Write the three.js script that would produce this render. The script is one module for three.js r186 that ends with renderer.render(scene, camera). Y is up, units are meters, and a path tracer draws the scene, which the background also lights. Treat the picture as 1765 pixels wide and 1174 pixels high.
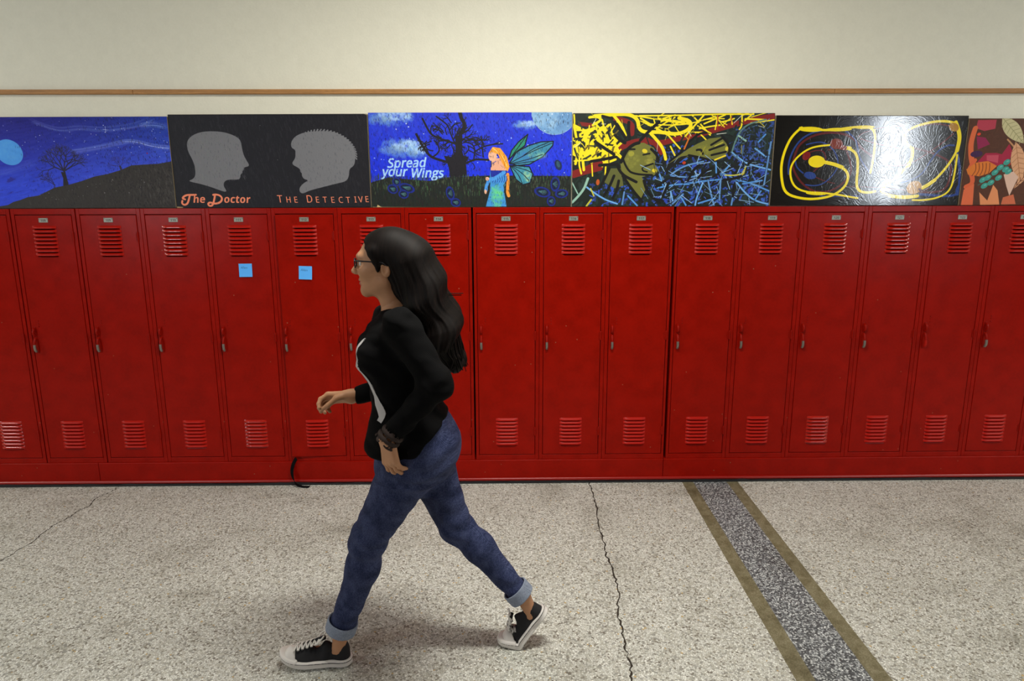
import * as THREE from 'three';
import { RoundedBoxGeometry } from 'three/addons/geometries/RoundedBoxGeometry.js';
import { mergeGeometries } from 'three/addons/utils/BufferGeometryUtils.js';
import { RectAreaLightUniformsLib } from 'three/addons/lights/RectAreaLightUniformsLib.js';

// ------------------------------------------------------------------ camera, light, exposure
const scene = new THREE.Scene();
const camera = new THREE.PerspectiveCamera(54.9, 1765 / 1174, 0.05, 60);
camera.position.set(0, 1.6729, 3.848);
camera.rotation.order = 'YXZ';
camera.rotation.set(-0.19763, -0.01169, -0.00331);
const renderer = new THREE.WebGLRenderer({ antialias: true });
renderer.toneMapping = THREE.LinearToneMapping;
renderer.toneMappingExposure = 1.32;
renderer.shadowMap.enabled = true;
renderer.shadowMap.type = THREE.PCFSoftShadowMap;
RectAreaLightUniformsLib.init();
scene.background = new THREE.Color(0.62, 0.78, 1.0);   // pale daylight sky outside the windows
scene.backgroundIntensity = 2.0;
const FIXTURES = [[0.2, 1.75], [-5.9, 1.75], [5.7, 1.75]];         // fluorescent ceiling fixtures, x and z
const FIXTURE_POWER = 60;
const WINDOWS = [[-4.75, 0.55], [5.4, 0.55]];                       // centre x and width, opposite wall
const WINDOW_Y = [1.75, 3.0], WINDOW_POWER = 36;
const CEIL = 3.3, BACKZ = 5.4;

// ------------------------------------------------------------------ helpers
function rngOf(a) { return () => { a |= 0; a = a + 0x6D2B79F5 | 0; let t = Math.imul(a ^ a >>> 15, 1 | a); t = t + Math.imul(t ^ t >>> 7, 61 | t) ^ t; return ((t ^ t >>> 14) >>> 0) / 4294967296; }; }
function hash3(x, y, z) { let h = Math.imul(x, 374761393) + Math.imul(y, 668265263) + Math.imul(z, 1274126177) | 0; h = Math.imul(h ^ h >>> 13, 1274126177); return ((h ^ h >>> 16) >>> 0) / 4294967296; }
function noise3(x, y, z) {
  const i = Math.floor(x), j = Math.floor(y), k = Math.floor(z); let u = x - i, v = y - j, w = z - k;
  u = u * u * (3 - 2 * u); v = v * v * (3 - 2 * v); w = w * w * (3 - 2 * w);
  const L = (a, b, t) => a + (b - a) * t;
  return L(L(L(hash3(i, j, k), hash3(i + 1, j, k), u), L(hash3(i, j + 1, k), hash3(i + 1, j + 1, k), u), v),
    L(L(hash3(i, j, k + 1), hash3(i + 1, j, k + 1), u), L(hash3(i, j + 1, k + 1), hash3(i + 1, j + 1, k + 1), u), v), w);
}
const V = (x, y, z) => new THREE.Vector3(x, y, z);
const clamp = (x, a = 0, b = 1) => Math.min(b, Math.max(a, x));
const sstep = (a, b, x) => { const t = clamp((x - a) / (b - a)); return t * t * (3 - 2 * t); };
const taken = {};
function numbered(n) { const k = taken[n] = (taken[n] ?? -1) + 1; return k ? n + '_' + String(k).padStart(3, '0') : n; }
function lit(o) { o.castShadow = o.receiveShadow = true; return o; }
function mesh(name, geo, mat, parent) { const m = lit(new THREE.Mesh(geo, mat)); m.name = name; parent.add(m); return m; }
function thing(name, label, category, [x, y, z] = [0, 0, 0], group) {
  const g = new THREE.Group(); g.name = numbered(name); g.position.set(x, y, z); g.userData = { label, category };
  if (group) g.userData.group = group;
  scene.add(g); return g;
}
function structGroup(name, label) { const g = new THREE.Group(); g.name = name; g.userData = { kind: 'structure', label, category: name.split('_')[0] }; scene.add(g); return g; }
function box(x0, x1, y0, y1, z0, z1) { const g = new THREE.BoxGeometry(x1 - x0, y1 - y0, z1 - z0); g.translate((x0 + x1) / 2, (y0 + y1) / 2, (z0 + z1) / 2); return g; }
function rbox(x0, x1, y0, y1, z0, z1, r = 0.002, s = 2) { const g = new RoundedBoxGeometry(x1 - x0, y1 - y0, z1 - z0, s, r); g.translate((x0 + x1) / 2, (y0 + y1) / 2, (z0 + z1) / 2); return g; }
function merge(list) { return mergeGeometries(list.map((g) => { const n = g.index ? g.toNonIndexed() : g; for (const k of Object.keys(n.attributes)) if (!['position', 'normal', 'uv'].includes(k)) n.deleteAttribute(k); return n; })); }
function uvMetres(g) {   // uv in metres from the dominant axis of each normal
  const p = g.attributes.position, n = g.attributes.normal, uv = new Float32Array(p.count * 2);
  for (let i = 0; i < p.count; i++) {
    const ax = Math.abs(n.getX(i)), ay = Math.abs(n.getY(i)), az = Math.abs(n.getZ(i));
    uv[2 * i] = ax > ay && ax > az ? p.getZ(i) : p.getX(i); uv[2 * i + 1] = ay > ax && ay > az ? p.getZ(i) : p.getY(i);
  }
  g.setAttribute('uv', new THREE.BufferAttribute(uv, 2)); return g;
}
function dataTex(w, h, fn, srgb = true, repeat) {
  const d = new Uint8Array(w * h * 4);
  for (let y = 0; y < h; y++) for (let x = 0; x < w; x++) { const c = fn(x, y), i = 4 * (y * w + x); d[i] = clamp(c[0], 0, 255); d[i + 1] = clamp(c[1], 0, 255); d[i + 2] = clamp(c[2], 0, 255); d[i + 3] = 255; }
  const t = new THREE.DataTexture(d, w, h); t.magFilter = THREE.LinearFilter; t.minFilter = THREE.LinearMipmapLinearFilter; t.generateMipmaps = true;
  t.wrapS = t.wrapT = THREE.RepeatWrapping; if (srgb) t.colorSpace = THREE.SRGBColorSpace; if (repeat) t.repeat.set(repeat[0], repeat[1]); t.needsUpdate = true; return t;
}
function canvasOf(w, h) { const c = document.createElement('canvas'); c.width = w; c.height = h; return [c, c.getContext('2d')]; }
function canvasTex(c, srgb = true) { const t = new THREE.CanvasTexture(c); if (srgb) t.colorSpace = THREE.SRGBColorSpace; return t; }
function tnoise(x, y, P, seed) {   // tileable value noise of period P
  const i = Math.floor(x), j = Math.floor(y); let u = x - i, v = y - j; u = u * u * (3 - 2 * u); v = v * v * (3 - 2 * v);
  const m = (a) => ((a % P) + P) % P, h = (a, b) => hash3(m(a), m(b), seed);
  return (h(i, j) * (1 - u) + h(i + 1, j) * u) * (1 - v) + (h(i, j + 1) * (1 - u) + h(i + 1, j + 1) * u) * v;
}
function terrazzo(size, cells, chip, matrix, seed, jitter = 0.95) {   // chips of stone set in a matrix, tileable; returns colour and height maps
  const d = new Uint8Array(size * size * 4), b = new Uint8Array(size * size * 4), px = new Float32Array(cells * cells), py = px.slice(), sz = px.slice(), col = [];
  const R = rngOf(seed);
  for (let i = 0; i < cells * cells; i++) { px[i] = R() * jitter; py[i] = R() * jitter; sz[i] = R(); col.push(chip(R)); }
  for (let y = 0; y < size; y++) for (let x = 0; x < size; x++) {
    const gx = x / size * cells, gy = y / size * cells, ci = Math.floor(gx), cj = Math.floor(gy); let f1 = 9, f2 = 9, id = 0;
    for (let a = -1; a <= 1; a++) for (let c = -1; c <= 1; c++) {
      const k = ((cj + a + cells) % cells) * cells + (ci + c + cells) % cells, dx = ci + c + px[k] - gx, dy = cj + a + py[k] - gy, q = Math.sqrt(dx * dx + dy * dy) + 0.42 * (1 - sz[k]);
      if (q < f1) { f2 = f1; f1 = q; id = k; } else if (q < f2) f2 = q;
    }
    const e = sstep(0.05, 0.2, f2 - f1), i = 4 * (y * size + x), n = (tnoise(gx * 2, gy * 2, cells * 2, 5) - 0.5) * 18, C = col[id];
    for (let q = 0; q < 3; q++) { d[i + q] = clamp(matrix[q] + (C[q] - matrix[q]) * e + n, 0, 255); b[i + q] = 255 * e; }
    d[i + 3] = b[i + 3] = 255;
  }
  return [d, b].map((a, k) => { const t = new THREE.DataTexture(a, size, size); t.magFilter = THREE.LinearFilter; t.minFilter = THREE.LinearMipmapLinearFilter; t.generateMipmaps = true; t.wrapS = t.wrapT = THREE.RepeatWrapping; if (!k) t.colorSpace = THREE.SRGBColorSpace; t.needsUpdate = true; return t; });
}

// ------------------------------------------------------------------ materials
const plasterMap = dataTex(512, 512, (x, y) => {
  const n = tnoise(x / 8, y / 8, 64, 1) * 3 + tnoise(x / 128, y / 128, 4, 2) * 3 + tnoise(x / 2, y / 2, 256, 3) * 3 + 4;
  return [226 + n - 8, 224 + n - 8, 207 + n - 9];
}, true, [0.5, 0.5]);
const plasterBump = dataTex(512, 512, (x, y) => { const v = 128 + (tnoise(x / 3, y / 3, 171, 8) - 0.5) * 90 + (tnoise(x / 20, y / 20, 26, 9) - 0.5) * 50; return [v, v, v]; }, false, [1, 1]);
const M = {};
M.wall = new THREE.MeshStandardMaterial({ map: plasterMap, bumpMap: plasterBump, bumpScale: 0.0012, roughness: 0.6 });
M.ceiling = new THREE.MeshStandardMaterial({ color: 0xb4b0a6, roughness: 0.9 });
M.farWall = new THREE.MeshStandardMaterial({ color: 0x94876e, roughness: 0.7 });
// red enamel: fine orange peel, faint mottling, small chips and scratches of the paint
const redMap = dataTex(1024, 1024, (x, y) => {
  const n = (tnoise(x / 40, y / 40, 26, 11) - 0.5) * 14 + (tnoise(x / 7, y / 7, 146, 12) - 0.5) * 8;
  const ch = hash3(x >> 2, y >> 2, 77) > 0.9997 ? 1 : 0;
  return ch ? [150, 90, 70] : [141 + n, 14 + n * 0.25, 3 + n * 0.15];
}, true, [0.7, 0.7]);
const redBump = dataTex(512, 512, (x, y) => { const v = 128 + (tnoise(x / 4, y / 4, 128, 13) - 0.5) * 40 + (tnoise(x / 64, y / 64, 8, 14) - 0.5) * 200; return [v, v, v]; }, false, [2, 2]);
M.red = new THREE.MeshPhysicalMaterial({ map: redMap, bumpMap: redBump, bumpScale: 0.0006, roughness: 0.3, specularIntensity: 0.22 });
M.redTrim = new THREE.MeshPhysicalMaterial({ color: 0x8e100a, roughness: 0.3 });
M.black = new THREE.MeshStandardMaterial({ color: 0x17161a, roughness: 0.7 });
M.bareMetal = new THREE.MeshStandardMaterial({ color: 0x8d8880, metalness: 0.8, roughness: 0.38 });
M.white = new THREE.MeshStandardMaterial({ color: 0xe8e6e2, roughness: 0.5 });
const woodMap = dataTex(1024, 64, (x, y) => { const n = tnoise(x / 60, y / 3, 17, 21) * 40 + tnoise(x / 9, y / 2, 113, 22) * 26; return [142 + n * 0.7, 100 + n * 0.55, 52 + n * 0.4]; }, true, [0.5, 12]);
M.wood = new THREE.MeshStandardMaterial({ map: woodMap, roughness: 0.6 });
const TILE = 2.0;
const [tzC, tzB] = terrazzo(2048, 280, (R) => { const k = R(), v = R(); if (k < 0.55) return [194 + v * 38, 196 + v * 38, 190 + v * 38]; if (k < 0.8) return [174 + v * 26, 174 + v * 26, 164 + v * 26]; if (k < 0.93) return [140 + v * 28, 141 + v * 28, 136 + v * 26]; if (k < 0.995) return [110 + v * 24, 106 + v * 24, 98 + v * 20]; return [190, 164, 112]; }, [147, 146, 135], 101);
const [tgC, tgB] = terrazzo(1024, 150, (R) => { const k = R(), v = R(); if (k < 0.32) return [170 + v * 48, 175 + v * 48, 176 + v * 48]; if (k < 0.6) return [118 + v * 34, 123 + v * 34, 126 + v * 34]; return [58 + v * 36, 62 + v * 36, 65 + v * 36]; }, [80, 84, 86], 202);
for (const t of [tzC, tzB]) t.repeat.set(1 / TILE, 1 / TILE);
for (const t of [tgC, tgB]) t.repeat.set(1, 1);
const oliveMap = dataTex(512, 512, (x, y) => { const n = (tnoise(x / 3, y / 3, 171, 31) - 0.5) * 34 + (tnoise(x / 20, y / 20, 26, 32) - 0.5) * 26 + (hash3(x >> 1, y >> 1, 3) > 0.985 ? 26 : 0); return [112 + n, 107 + n, 82 + n]; }, true, [1.6, 1.6]);
M.terrazzo = new THREE.MeshStandardMaterial({ map: tzC, bumpMap: tzB, bumpScale: 0.0005, roughness: 0.52, vertexColors: true });
M.terrazzoGrey = new THREE.MeshStandardMaterial({ map: tgC, bumpMap: tgB, bumpScale: 0.0005, roughness: 0.5, vertexColors: true });
M.olive = new THREE.MeshStandardMaterial({ map: oliveMap, roughness: 0.55, vertexColors: true });
M.crack = new THREE.MeshStandardMaterial({ color: 0x2e261e, roughness: 0.95 });

// ------------------------------------------------------------------ floor
const floor = structGroup('floor', 'speckled cream terrazzo corridor floor with a grey band');
function slab(name, xa0, xb0, xa1, xb1, z0, z1, nx, nz, mat) {   // a slab whose side edges run from (x?0, z0) to (x?1, z1)
  const pos = [], col = [], uv = [], idx = [];
  for (let j = 0; j <= nz; j++) for (let i = 0; i <= nx; i++) {
    const t = j / nz, z = z0 + (z1 - z0) * t, xa = xa0 + (xa1 - xa0) * t, xb = xb0 + (xb1 - xb0) * t, x = xa + (xb - xa) * i / nx;
    pos.push(x, 0, z); uv.push(x + 0.013 * z, z);
    // trodden-in dirt in irregular patches
    const a = noise3(x * 1.1 + 4, 3, z * 1.6), b = noise3(x * 3.7, 9, z * 5.1), c = noise3(x * 11, 1, z * 14);
    const s = 1 - 0.2 * sstep(0.45, 0.85, a * 0.55 + b * 0.3 + c * 0.15) - 0.16 * sstep(0.62, 0.8, b * 0.6 + c * 0.4);
    col.push(s, s * (1.0 - (1 - s) * 0.04), s * (1.0 - (1 - s) * 0.16));
  }
  for (let j = 0; j < nz; j++) for (let i = 0; i < nx; i++) { const a = j * (nx + 1) + i, b = a + 1, c = a + nx + 1, d = c + 1; idx.push(a, c, b, b, c, d); }
  const g = new THREE.BufferGeometry(); g.setAttribute('position', new THREE.Float32BufferAttribute(pos, 3)); g.setAttribute('uv', new THREE.Float32BufferAttribute(uv, 2)); g.setAttribute('color', new THREE.Float32BufferAttribute(col, 3)); g.setIndex(idx); g.computeVertexNormals();
  return mesh(name, g, mat, floor);
}
const ZA = -0.5, ZB = BACKZ, bandAt = (x, z) => x - 0.0316 * z;
const BE = [1.103, 1.173, 1.382, 1.451];
const e0 = BE.map((x) => bandAt(x, ZA)), e1 = BE.map((x) => bandAt(x, ZB));
slab('terrazzo_panel', -9, e0[0], -9, e1[0], ZA, ZB, 130, 80, M.terrazzo);
slab('border_strip', e0[0], e0[1], e1[0], e1[1], ZA, ZB, 2, 80, M.olive);
slab('grey_band', e0[1], e0[2], e1[1], e1[2], ZA, ZB, 4, 80, M.terrazzoGrey);
slab('border_strip', e0[2], e0[3], e1[2], e1[3], ZA, ZB, 2, 80, M.olive);
slab('terrazzo_panel', e0[3], 9, e1[3], 9, ZA, ZB, 100, 80, M.terrazzo);
mesh('sub_floor', box(-9.1, 9.1, -0.12, -0.006, -0.6, 5.6), M.ceiling, floor);
function crack(pts, w, seed) {   // an open hairline crack filled with dirt
  const R = rngOf(seed), P = []; 
  for (let i = 0; i + 1 < pts.length; i++) for (let k = 0; k < 7; k++) { const t = k / 7; P.push([pts[i][0] + (pts[i + 1][0] - pts[i][0]) * t + (R() - 0.5) * 0.012, pts[i][1] + (pts[i + 1][1] - pts[i][1]) * t + (R() - 0.5) * 0.006]); }
  const pos = [], idx = []; let side = w;
  P.forEach(([x, z], i) => { side = w * (0.45 + 1.1 * R()); pos.push(x - side, 0.0006, z, x + side, 0.0006, z + (R() - 0.5) * 0.003); if (i) { const a = 2 * i; idx.push(a - 2, a, a - 1, a - 1, a, a + 1); } });
  const g = new THREE.BufferGeometry(); g.setAttribute('position', new THREE.Float32BufferAttribute(pos, 3)); g.setIndex(idx); g.computeVertexNormals(); uvMetres(g);
  mesh('crack', g, M.crack, floor);
}
crack([[0.5228, 0.02], [0.5216, 0.141], [0.5235, 0.347], [0.4991, 0.5906], [0.5018, 0.7801], [0.4956, 0.9035], [0.507, 1.0944], [0.5018, 1.2258], [0.4694, 1.3638], [0.472, 1.4575], [0.4654, 1.5679], [0.4625, 1.6975], [0.4514, 1.7704], [0.44, 2.3], [0.47, 3.1]], 0.0034, 5);
crack([[-2.3922, 0.01], [-2.3881, 0.0921], [-2.4281, 0.1821], [-2.403, 0.2934], [-2.4242, 0.352], [-2.4249, 0.4315], [-2.4486, 0.5181], [-2.4447, 0.6112], [-2.4397, 0.7283], [-2.4534, 0.8375], [-2.4625, 0.8981], [-2.49, 1.4], [-2.46, 2.2]], 0.0026, 6);

// ------------------------------------------------------------------ walls, ceiling, windows
const LT = 1.684, BASE = 0.148;           // top of the lockers, top of their plinth
const wallBack = structGroup('wall_back', 'cream plaster wall above the lockers');
mesh('plaster', uvMetres(box(-9, 9, LT + 0.001, CEIL, -0.45, -0.028)), M.wall, wallBack);
mesh('recess_back', box(-9, 9, 0, LT + 0.001, -0.45, -0.405), M.farWall, wallBack);
for (const [a, b] of [[-9, -3.21], [3.64, 9]]) mesh('plaster', uvMetres(box(a, b, 0, LT, -0.405, -0.028)), M.wall, wallBack);
for (const [n, a, b] of [['wall_left', -9.15, -9], ['wall_right', 9, 9.15]]) { const m = mesh(n, uvMetres(box(a, b, 0, CEIL, -0.5, BACKZ + 0.2)), M.farWall, scene); m.userData = { kind: 'structure', label: n === 'wall_left' ? 'cream end wall of the corridor to the left' : 'cream end wall of the corridor to the right', category: 'wall' }; }
const ceil = mesh('ceiling', box(-9.15, 9.15, CEIL, CEIL + 0.15, -0.5, BACKZ + 0.2), M.ceiling, scene); ceil.userData = { kind: 'structure', label: 'white corridor ceiling', category: 'ceiling' };
const wallFront = structGroup('wall_front', 'cream corridor wall with two windows opposite the lockers');
{
  const cuts = WINDOWS.map(([x, w]) => [x - w / 2, x + w / 2]); let x = -9;
  for (const [a, b] of cuts) {
    mesh('plaster', uvMetres(box(x, a, 0, CEIL, BACKZ, BACKZ + 0.2)), M.farWall, wallFront);
    mesh('plaster', uvMetres(box(a, b, 0, WINDOW_Y[0], BACKZ, BACKZ + 0.2)), M.farWall, wallFront);
    mesh('plaster', uvMetres(box(a, b, WINDOW_Y[1], CEIL, BACKZ, BACKZ + 0.2)), M.farWall, wallFront); x = b;
  }
  mesh('plaster', uvMetres(box(x, 9, 0, CEIL, BACKZ, BACKZ + 0.2)), M.farWall, wallFront);
  mesh('dado_panel', rbox(-9, 9, 0.001, 1.62, BACKZ - 0.03, BACKZ, 0.004), new THREE.MeshStandardMaterial({ color: 0x5c120b, roughness: 0.5 }), wallFront);   // red painted lower wall across the corridor
  cuts.forEach(([a, b], i) => {
    const w = structGroup('window_' + (i + 1), i ? 'tall window in the opposite wall, right of the viewer' : 'tall window in the opposite wall, left of the viewer');
    const f = 0.04, [y0, y1] = WINDOW_Y;
    mesh('window_frame', merge([box(a, a + f, y0, y1, BACKZ + 0.08, BACKZ + 0.14), box(b - f, b, y0, y1, BACKZ + 0.08, BACKZ + 0.14), box(a + f, b - f, y0, y0 + f, BACKZ + 0.08, BACKZ + 0.14), box(a + f, b - f, y1 - f, y1, BACKZ + 0.08, BACKZ + 0.14)]), M.white, w);
    mesh('pane', box(a + f, b - f, y0 + f, y1 - f, BACKZ + 0.108, BACKZ + 0.112), new THREE.MeshPhysicalMaterial({ color: 0xffffff, transmission: 1, roughness: 0.02, thickness: 0 }), w);
    const L = new THREE.RectAreaLight(new THREE.Color(0.86, 0.93, 1.0), WINDOW_POWER, b - a - 2 * f, y1 - y0 - 2 * f); L.name = 'window_daylight';
    L.position.set((a + b) / 2, (y0 + y1) / 2, BACKZ + 0.06); L.rotation.y = 0; w.add(L);   // shines towards -z, into the corridor
  });
}
FIXTURES.forEach(([x, z], i) => {
  const t = thing('ceiling_light', ['fluorescent ceiling fixture above the walking girl', 'fluorescent ceiling fixture over the left end of the corridor', 'fluorescent ceiling fixture over the right end of the corridor'][i], 'ceiling light', [x, CEIL, z], 'corridor ceiling lights');
  mesh('housing', merge([box(-0.64, 0.64, -0.07, 0, -0.17, -0.15), box(-0.64, 0.64, -0.07, 0, 0.15, 0.17), box(-0.64, -0.62, -0.07, 0, -0.15, 0.15), box(0.62, 0.64, -0.07, 0, -0.15, 0.15), box(-0.62, 0.62, -0.012, -0.001, -0.15, 0.15)]), M.white, t);
  mesh('light_diffuser', rbox(-0.615, 0.615, -0.06, -0.035, -0.145, 0.145, 0.006), new THREE.MeshStandardMaterial({ color: 0xffffff, emissive: 0xfff2d8, emissiveIntensity: 2, roughness: 0.6 }), t);
  const L = new THREE.RectAreaLight(new THREE.Color(1.0, 0.965, 0.88), FIXTURE_POWER, 1.2, 0.28); L.position.set(0, -0.075, 0); L.rotation.x = -Math.PI / 2; t.add(L);
});
// wooden map rail
const rail = structGroup('trim_1', 'narrow brown wooden rail along the cream wall'); rail.userData.category = 'rail';
{ let x = -9; for (const b of [-2.05, 1.86, 9]) { mesh('rail_board', uvMetres(rbox(x, b - 0.0015, 2.3055, 2.3305, -0.028, -0.006, 0.003)), M.wood, rail); x = b; } }

// ------------------------------------------------------------------ plinth under the lockers
const base = structGroup('baseboard_back', 'red painted plinth with scuffed black lower edge under the lockers');
{ let x = -3.2; for (const b of [-2.505, 0.985, 3.63]) { mesh('plinth_panel', uvMetres(rbox(x, b - 0.002, 0.012, BASE, -0.3, 0.008, 0.004)), M.red, base); x = b; } }
mesh('toe_mould', (() => { const g = new THREE.CylinderGeometry(0.011, 0.011, 6.83, 12); g.rotateZ(Math.PI / 2); g.scale(1, 1, 0.9); g.translate(0.215, 0.024, 0.012); return uvMetres(g); })(), M.redTrim, base);
{ // worn black edge: a strip with a ragged top
  const R = rngOf(91), sh = new THREE.Shape(); sh.moveTo(-3.2, 0.0006); sh.lineTo(3.63, 0.0006);
  for (let x = 3.63; x > -3.2; x -= 0.012) sh.lineTo(x, 0.009 + 0.006 * noise3(x * 7, 2, 3) + 0.01 * Math.max(0, noise3(x * 28, 5, 1) - 0.55) + R() * 0.0025);
  sh.lineTo(-3.2, 0.01);
  const g = new THREE.ExtrudeGeometry(sh, { depth: 0.0246, bevelEnabled: false }); mesh('worn_edge', g, M.black, base);
}

// ------------------------------------------------------------------ lockers
const DX = [-3.172, -2.796, -2.426, -2.057, -1.686, -1.311, -0.9325, -0.546, -0.158, 0.233, 0.6235, 1.0165, 1.3965, 1.769, 2.1405, 2.5095, 2.8765, 3.243, 3.61];   // left edges of the doors, locker by locker
const DY0 = 0.182, DY1 = 1.647;
function doorGeo(w) {   // sheet door with real louvre slots, folded edges
  const s = new THREE.Shape(); s.moveTo(0, 0); s.lineTo(w, 0); s.lineTo(w, DY1 - DY0); s.lineTo(0, DY1 - DY0); s.lineTo(0, 0);
  for (const y of louverYs) { const h = new THREE.Path(); h.moveTo(w / 2 - 0.057, y - 0.0078); h.lineTo(w / 2 + 0.057, y - 0.0078); h.lineTo(w / 2 + 0.057, y - 0.001); h.lineTo(w / 2 - 0.057, y - 0.001); h.lineTo(w / 2 - 0.057, y - 0.0078); s.holes.push(h); }
  const g = new THREE.ExtrudeGeometry(s, { depth: 0.012, bevelEnabled: true, bevelThickness: 0.0025, bevelSize: 0.0025, bevelOffset: -0.0025, bevelSegments: 2 });
  g.translate(0, 0, -0.0145); return g;
}
const louverYs = [];
for (let i = 0; i < 8; i++) { louverYs.push(1.574 - i * 0.0222 - DY0); louverYs.push(0.403 - i * 0.0222 - DY0); }
function louverGeo() {   // pressed hood, open below, with stepped rounded ends
  const nx = 12, ny = 5, W = 0.136, Hh = 0.0165, pos = [], uv = [], idx = [];
  for (let j = 0; j <= ny; j++) for (let i = 0; i <= nx; i++) {
    const u = i / nx * 2 - 1, v = j / ny, ex = Math.abs(u) * W / 2;
    const end = ex > 0.0545 ? 0.62 * Math.sqrt(Math.max(0, 1 - ((ex - 0.0545) / 0.0136) ** 2)) : 1;
    const prof = Math.sin(Math.min(1, v * 1.05) * Math.PI * 0.62) / Math.sin(Math.PI * 0.5);
    pos.push(u * W / 2, Hh * (0.5 - v) , 0.0004 + 0.0105 * end * prof); uv.push(u, v);
  }
  for (let j = 0; j < ny; j++) for (let i = 0; i < nx; i++) { const a = j * (nx + 1) + i, b = a + 1, c = a + nx + 1, d = c + 1; idx.push(a, c, b, b, c, d); }
  const g = new THREE.BufferGeometry(); g.setAttribute('position', new THREE.Float32BufferAttribute(pos, 3)); g.setAttribute('uv', new THREE.Float32BufferAttribute(uv, 2)); g.setIndex(idx); g.computeVertexNormals(); return g;
}
const LG = louverGeo();
M.redLouver = new THREE.MeshPhysicalMaterial({ color: 0xa6150a, roughness: 0.4, specularIntensity: 0.3 });
M.redLouverGlossy = new THREE.MeshPhysicalMaterial({ color: 0xa6150a, roughness: 0.2, clearcoat: 0.3, clearcoatRoughness: 0.15 });   // thick fresh enamel on a few vents
const hingeG = merge([(() => { const g = new THREE.CylinderGeometry(0.0042, 0.0042, 0.05, 10); return g; })(), (() => { const g = new THREE.SphereGeometry(0.0042, 8, 6); g.translate(0, 0.0255, 0); return g; })(), box(-0.011, -0.002, -0.021, 0.021, -0.004, -0.001)]);
function tube(pts, r, seg = 18, rad = 8) { return new THREE.TubeGeometry(new THREE.CatmullRomCurve3(pts.map((p) => V(...p))), seg, r, rad, false); }
const handleG = merge([rbox(-0.009, 0.009, -0.078, 0.08, 0, 0.003, 0.0012),
  tube([[0, 0.07, 0.002], [0, 0.062, 0.012], [0, 0.05, 0.0165], [0, 0.036, 0.014], [0, 0.026, 0.004]], 0.0072), tube([[0, 0.012, 0.002], [0, 0.004, 0.011], [0, -0.012, 0.0185], [0.0005, -0.03, 0.021]], 0.0068),
  (() => { const g = new THREE.SphereGeometry(0.0074, 10, 8); g.translate(0, 0.05, 0.0165); return g; })()]);
const tipG = merge([tube([[0, -0.026, 0.0205], [0.0005, -0.045, 0.0215], [0.0008, -0.058, 0.019], [0.0008, -0.066, 0.0135]], 0.0078), (() => { const g = new THREE.SphereGeometry(0.0078, 10, 8); g.translate(0.0008, -0.066, 0.0135); return g; })()]);
const boltG = (() => { const g = new THREE.CylinderGeometry(0.0035, 0.0042, 0.003, 10); g.rotateX(Math.PI / 2); return g; })();
function plateMat(n) {
  const [c, x] = canvasOf(128, 60); x.fillStyle = '#8d8c82'; x.fillRect(0, 0, 128, 60);
  const R = rngOf(500 + n); for (let i = 0; i < 260; i++) { const v = 110 + R() * 70 | 0; x.fillStyle = `rgba(${v},${v},${v - 10},0.35)`; x.fillRect(R() * 128, R() * 60, 6, 1.5); }
  x.fillStyle = '#3a3834'; x.font = 'bold 46px sans-serif'; x.textAlign = 'center'; x.textBaseline = 'middle'; x.fillText(String(n), 64, 32);
  for (const q of [10, 118]) { x.beginPath(); x.arc(q, 12, 6, 0, 7); x.fillStyle = '#45403a'; x.fill(); }
  return new THREE.MeshStandardMaterial({ map: canvasTex(c), roughness: 0.45, metalness: 0.25 });
}
const LABELS = ['red locker cut off by the left edge of the photo', 'leftmost red locker whose number plate is in view, plate 108', 'red locker with plate 109, third from the left edge', 'red locker just left of the one with the higher sticky note',
  'red locker with a blue sticky note and no strap below', 'red locker with a sticky note and a black strap hanging below its door', 'red locker behind the girl\'s face and outstretched hand', 'red locker behind the girl\'s long hair, plate 114',
  'red locker under the fairy, first clear one right of the girl', 'red locker second to the right of the girl, plate 116', 'red locker left of the dark gap beside the grey floor band', 'red locker standing over the grey floor band',
  'red locker first to the right of the one over the grey floor band', 'red locker second to the right of the one over the grey floor band', 'red locker under the white glare on the black swirl painting', 'red locker under the right end of the black swirl painting',
  'red locker under the leaf painting, cut by the right edge', 'sliver of a red locker low at the extreme right edge'];
const bankGap = { 1: 0.003, 2: 0.003, 8: 0.005, 11: 0.0075 };   // wider joints on the left side of these lockers
const plateG = rbox(-0.026, 0.026, -0.0125, 0.0125, 0, 0.0022, 0.001);
{ const p = plateG.attributes.position, uv = plateG.attributes.uv; for (let i = 0; i < p.count; i++) uv.setXY(i, p.getX(i) / 0.052 + 0.5, p.getY(i) / 0.025 + 0.5); }
const RT = rngOf(4242);
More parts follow.
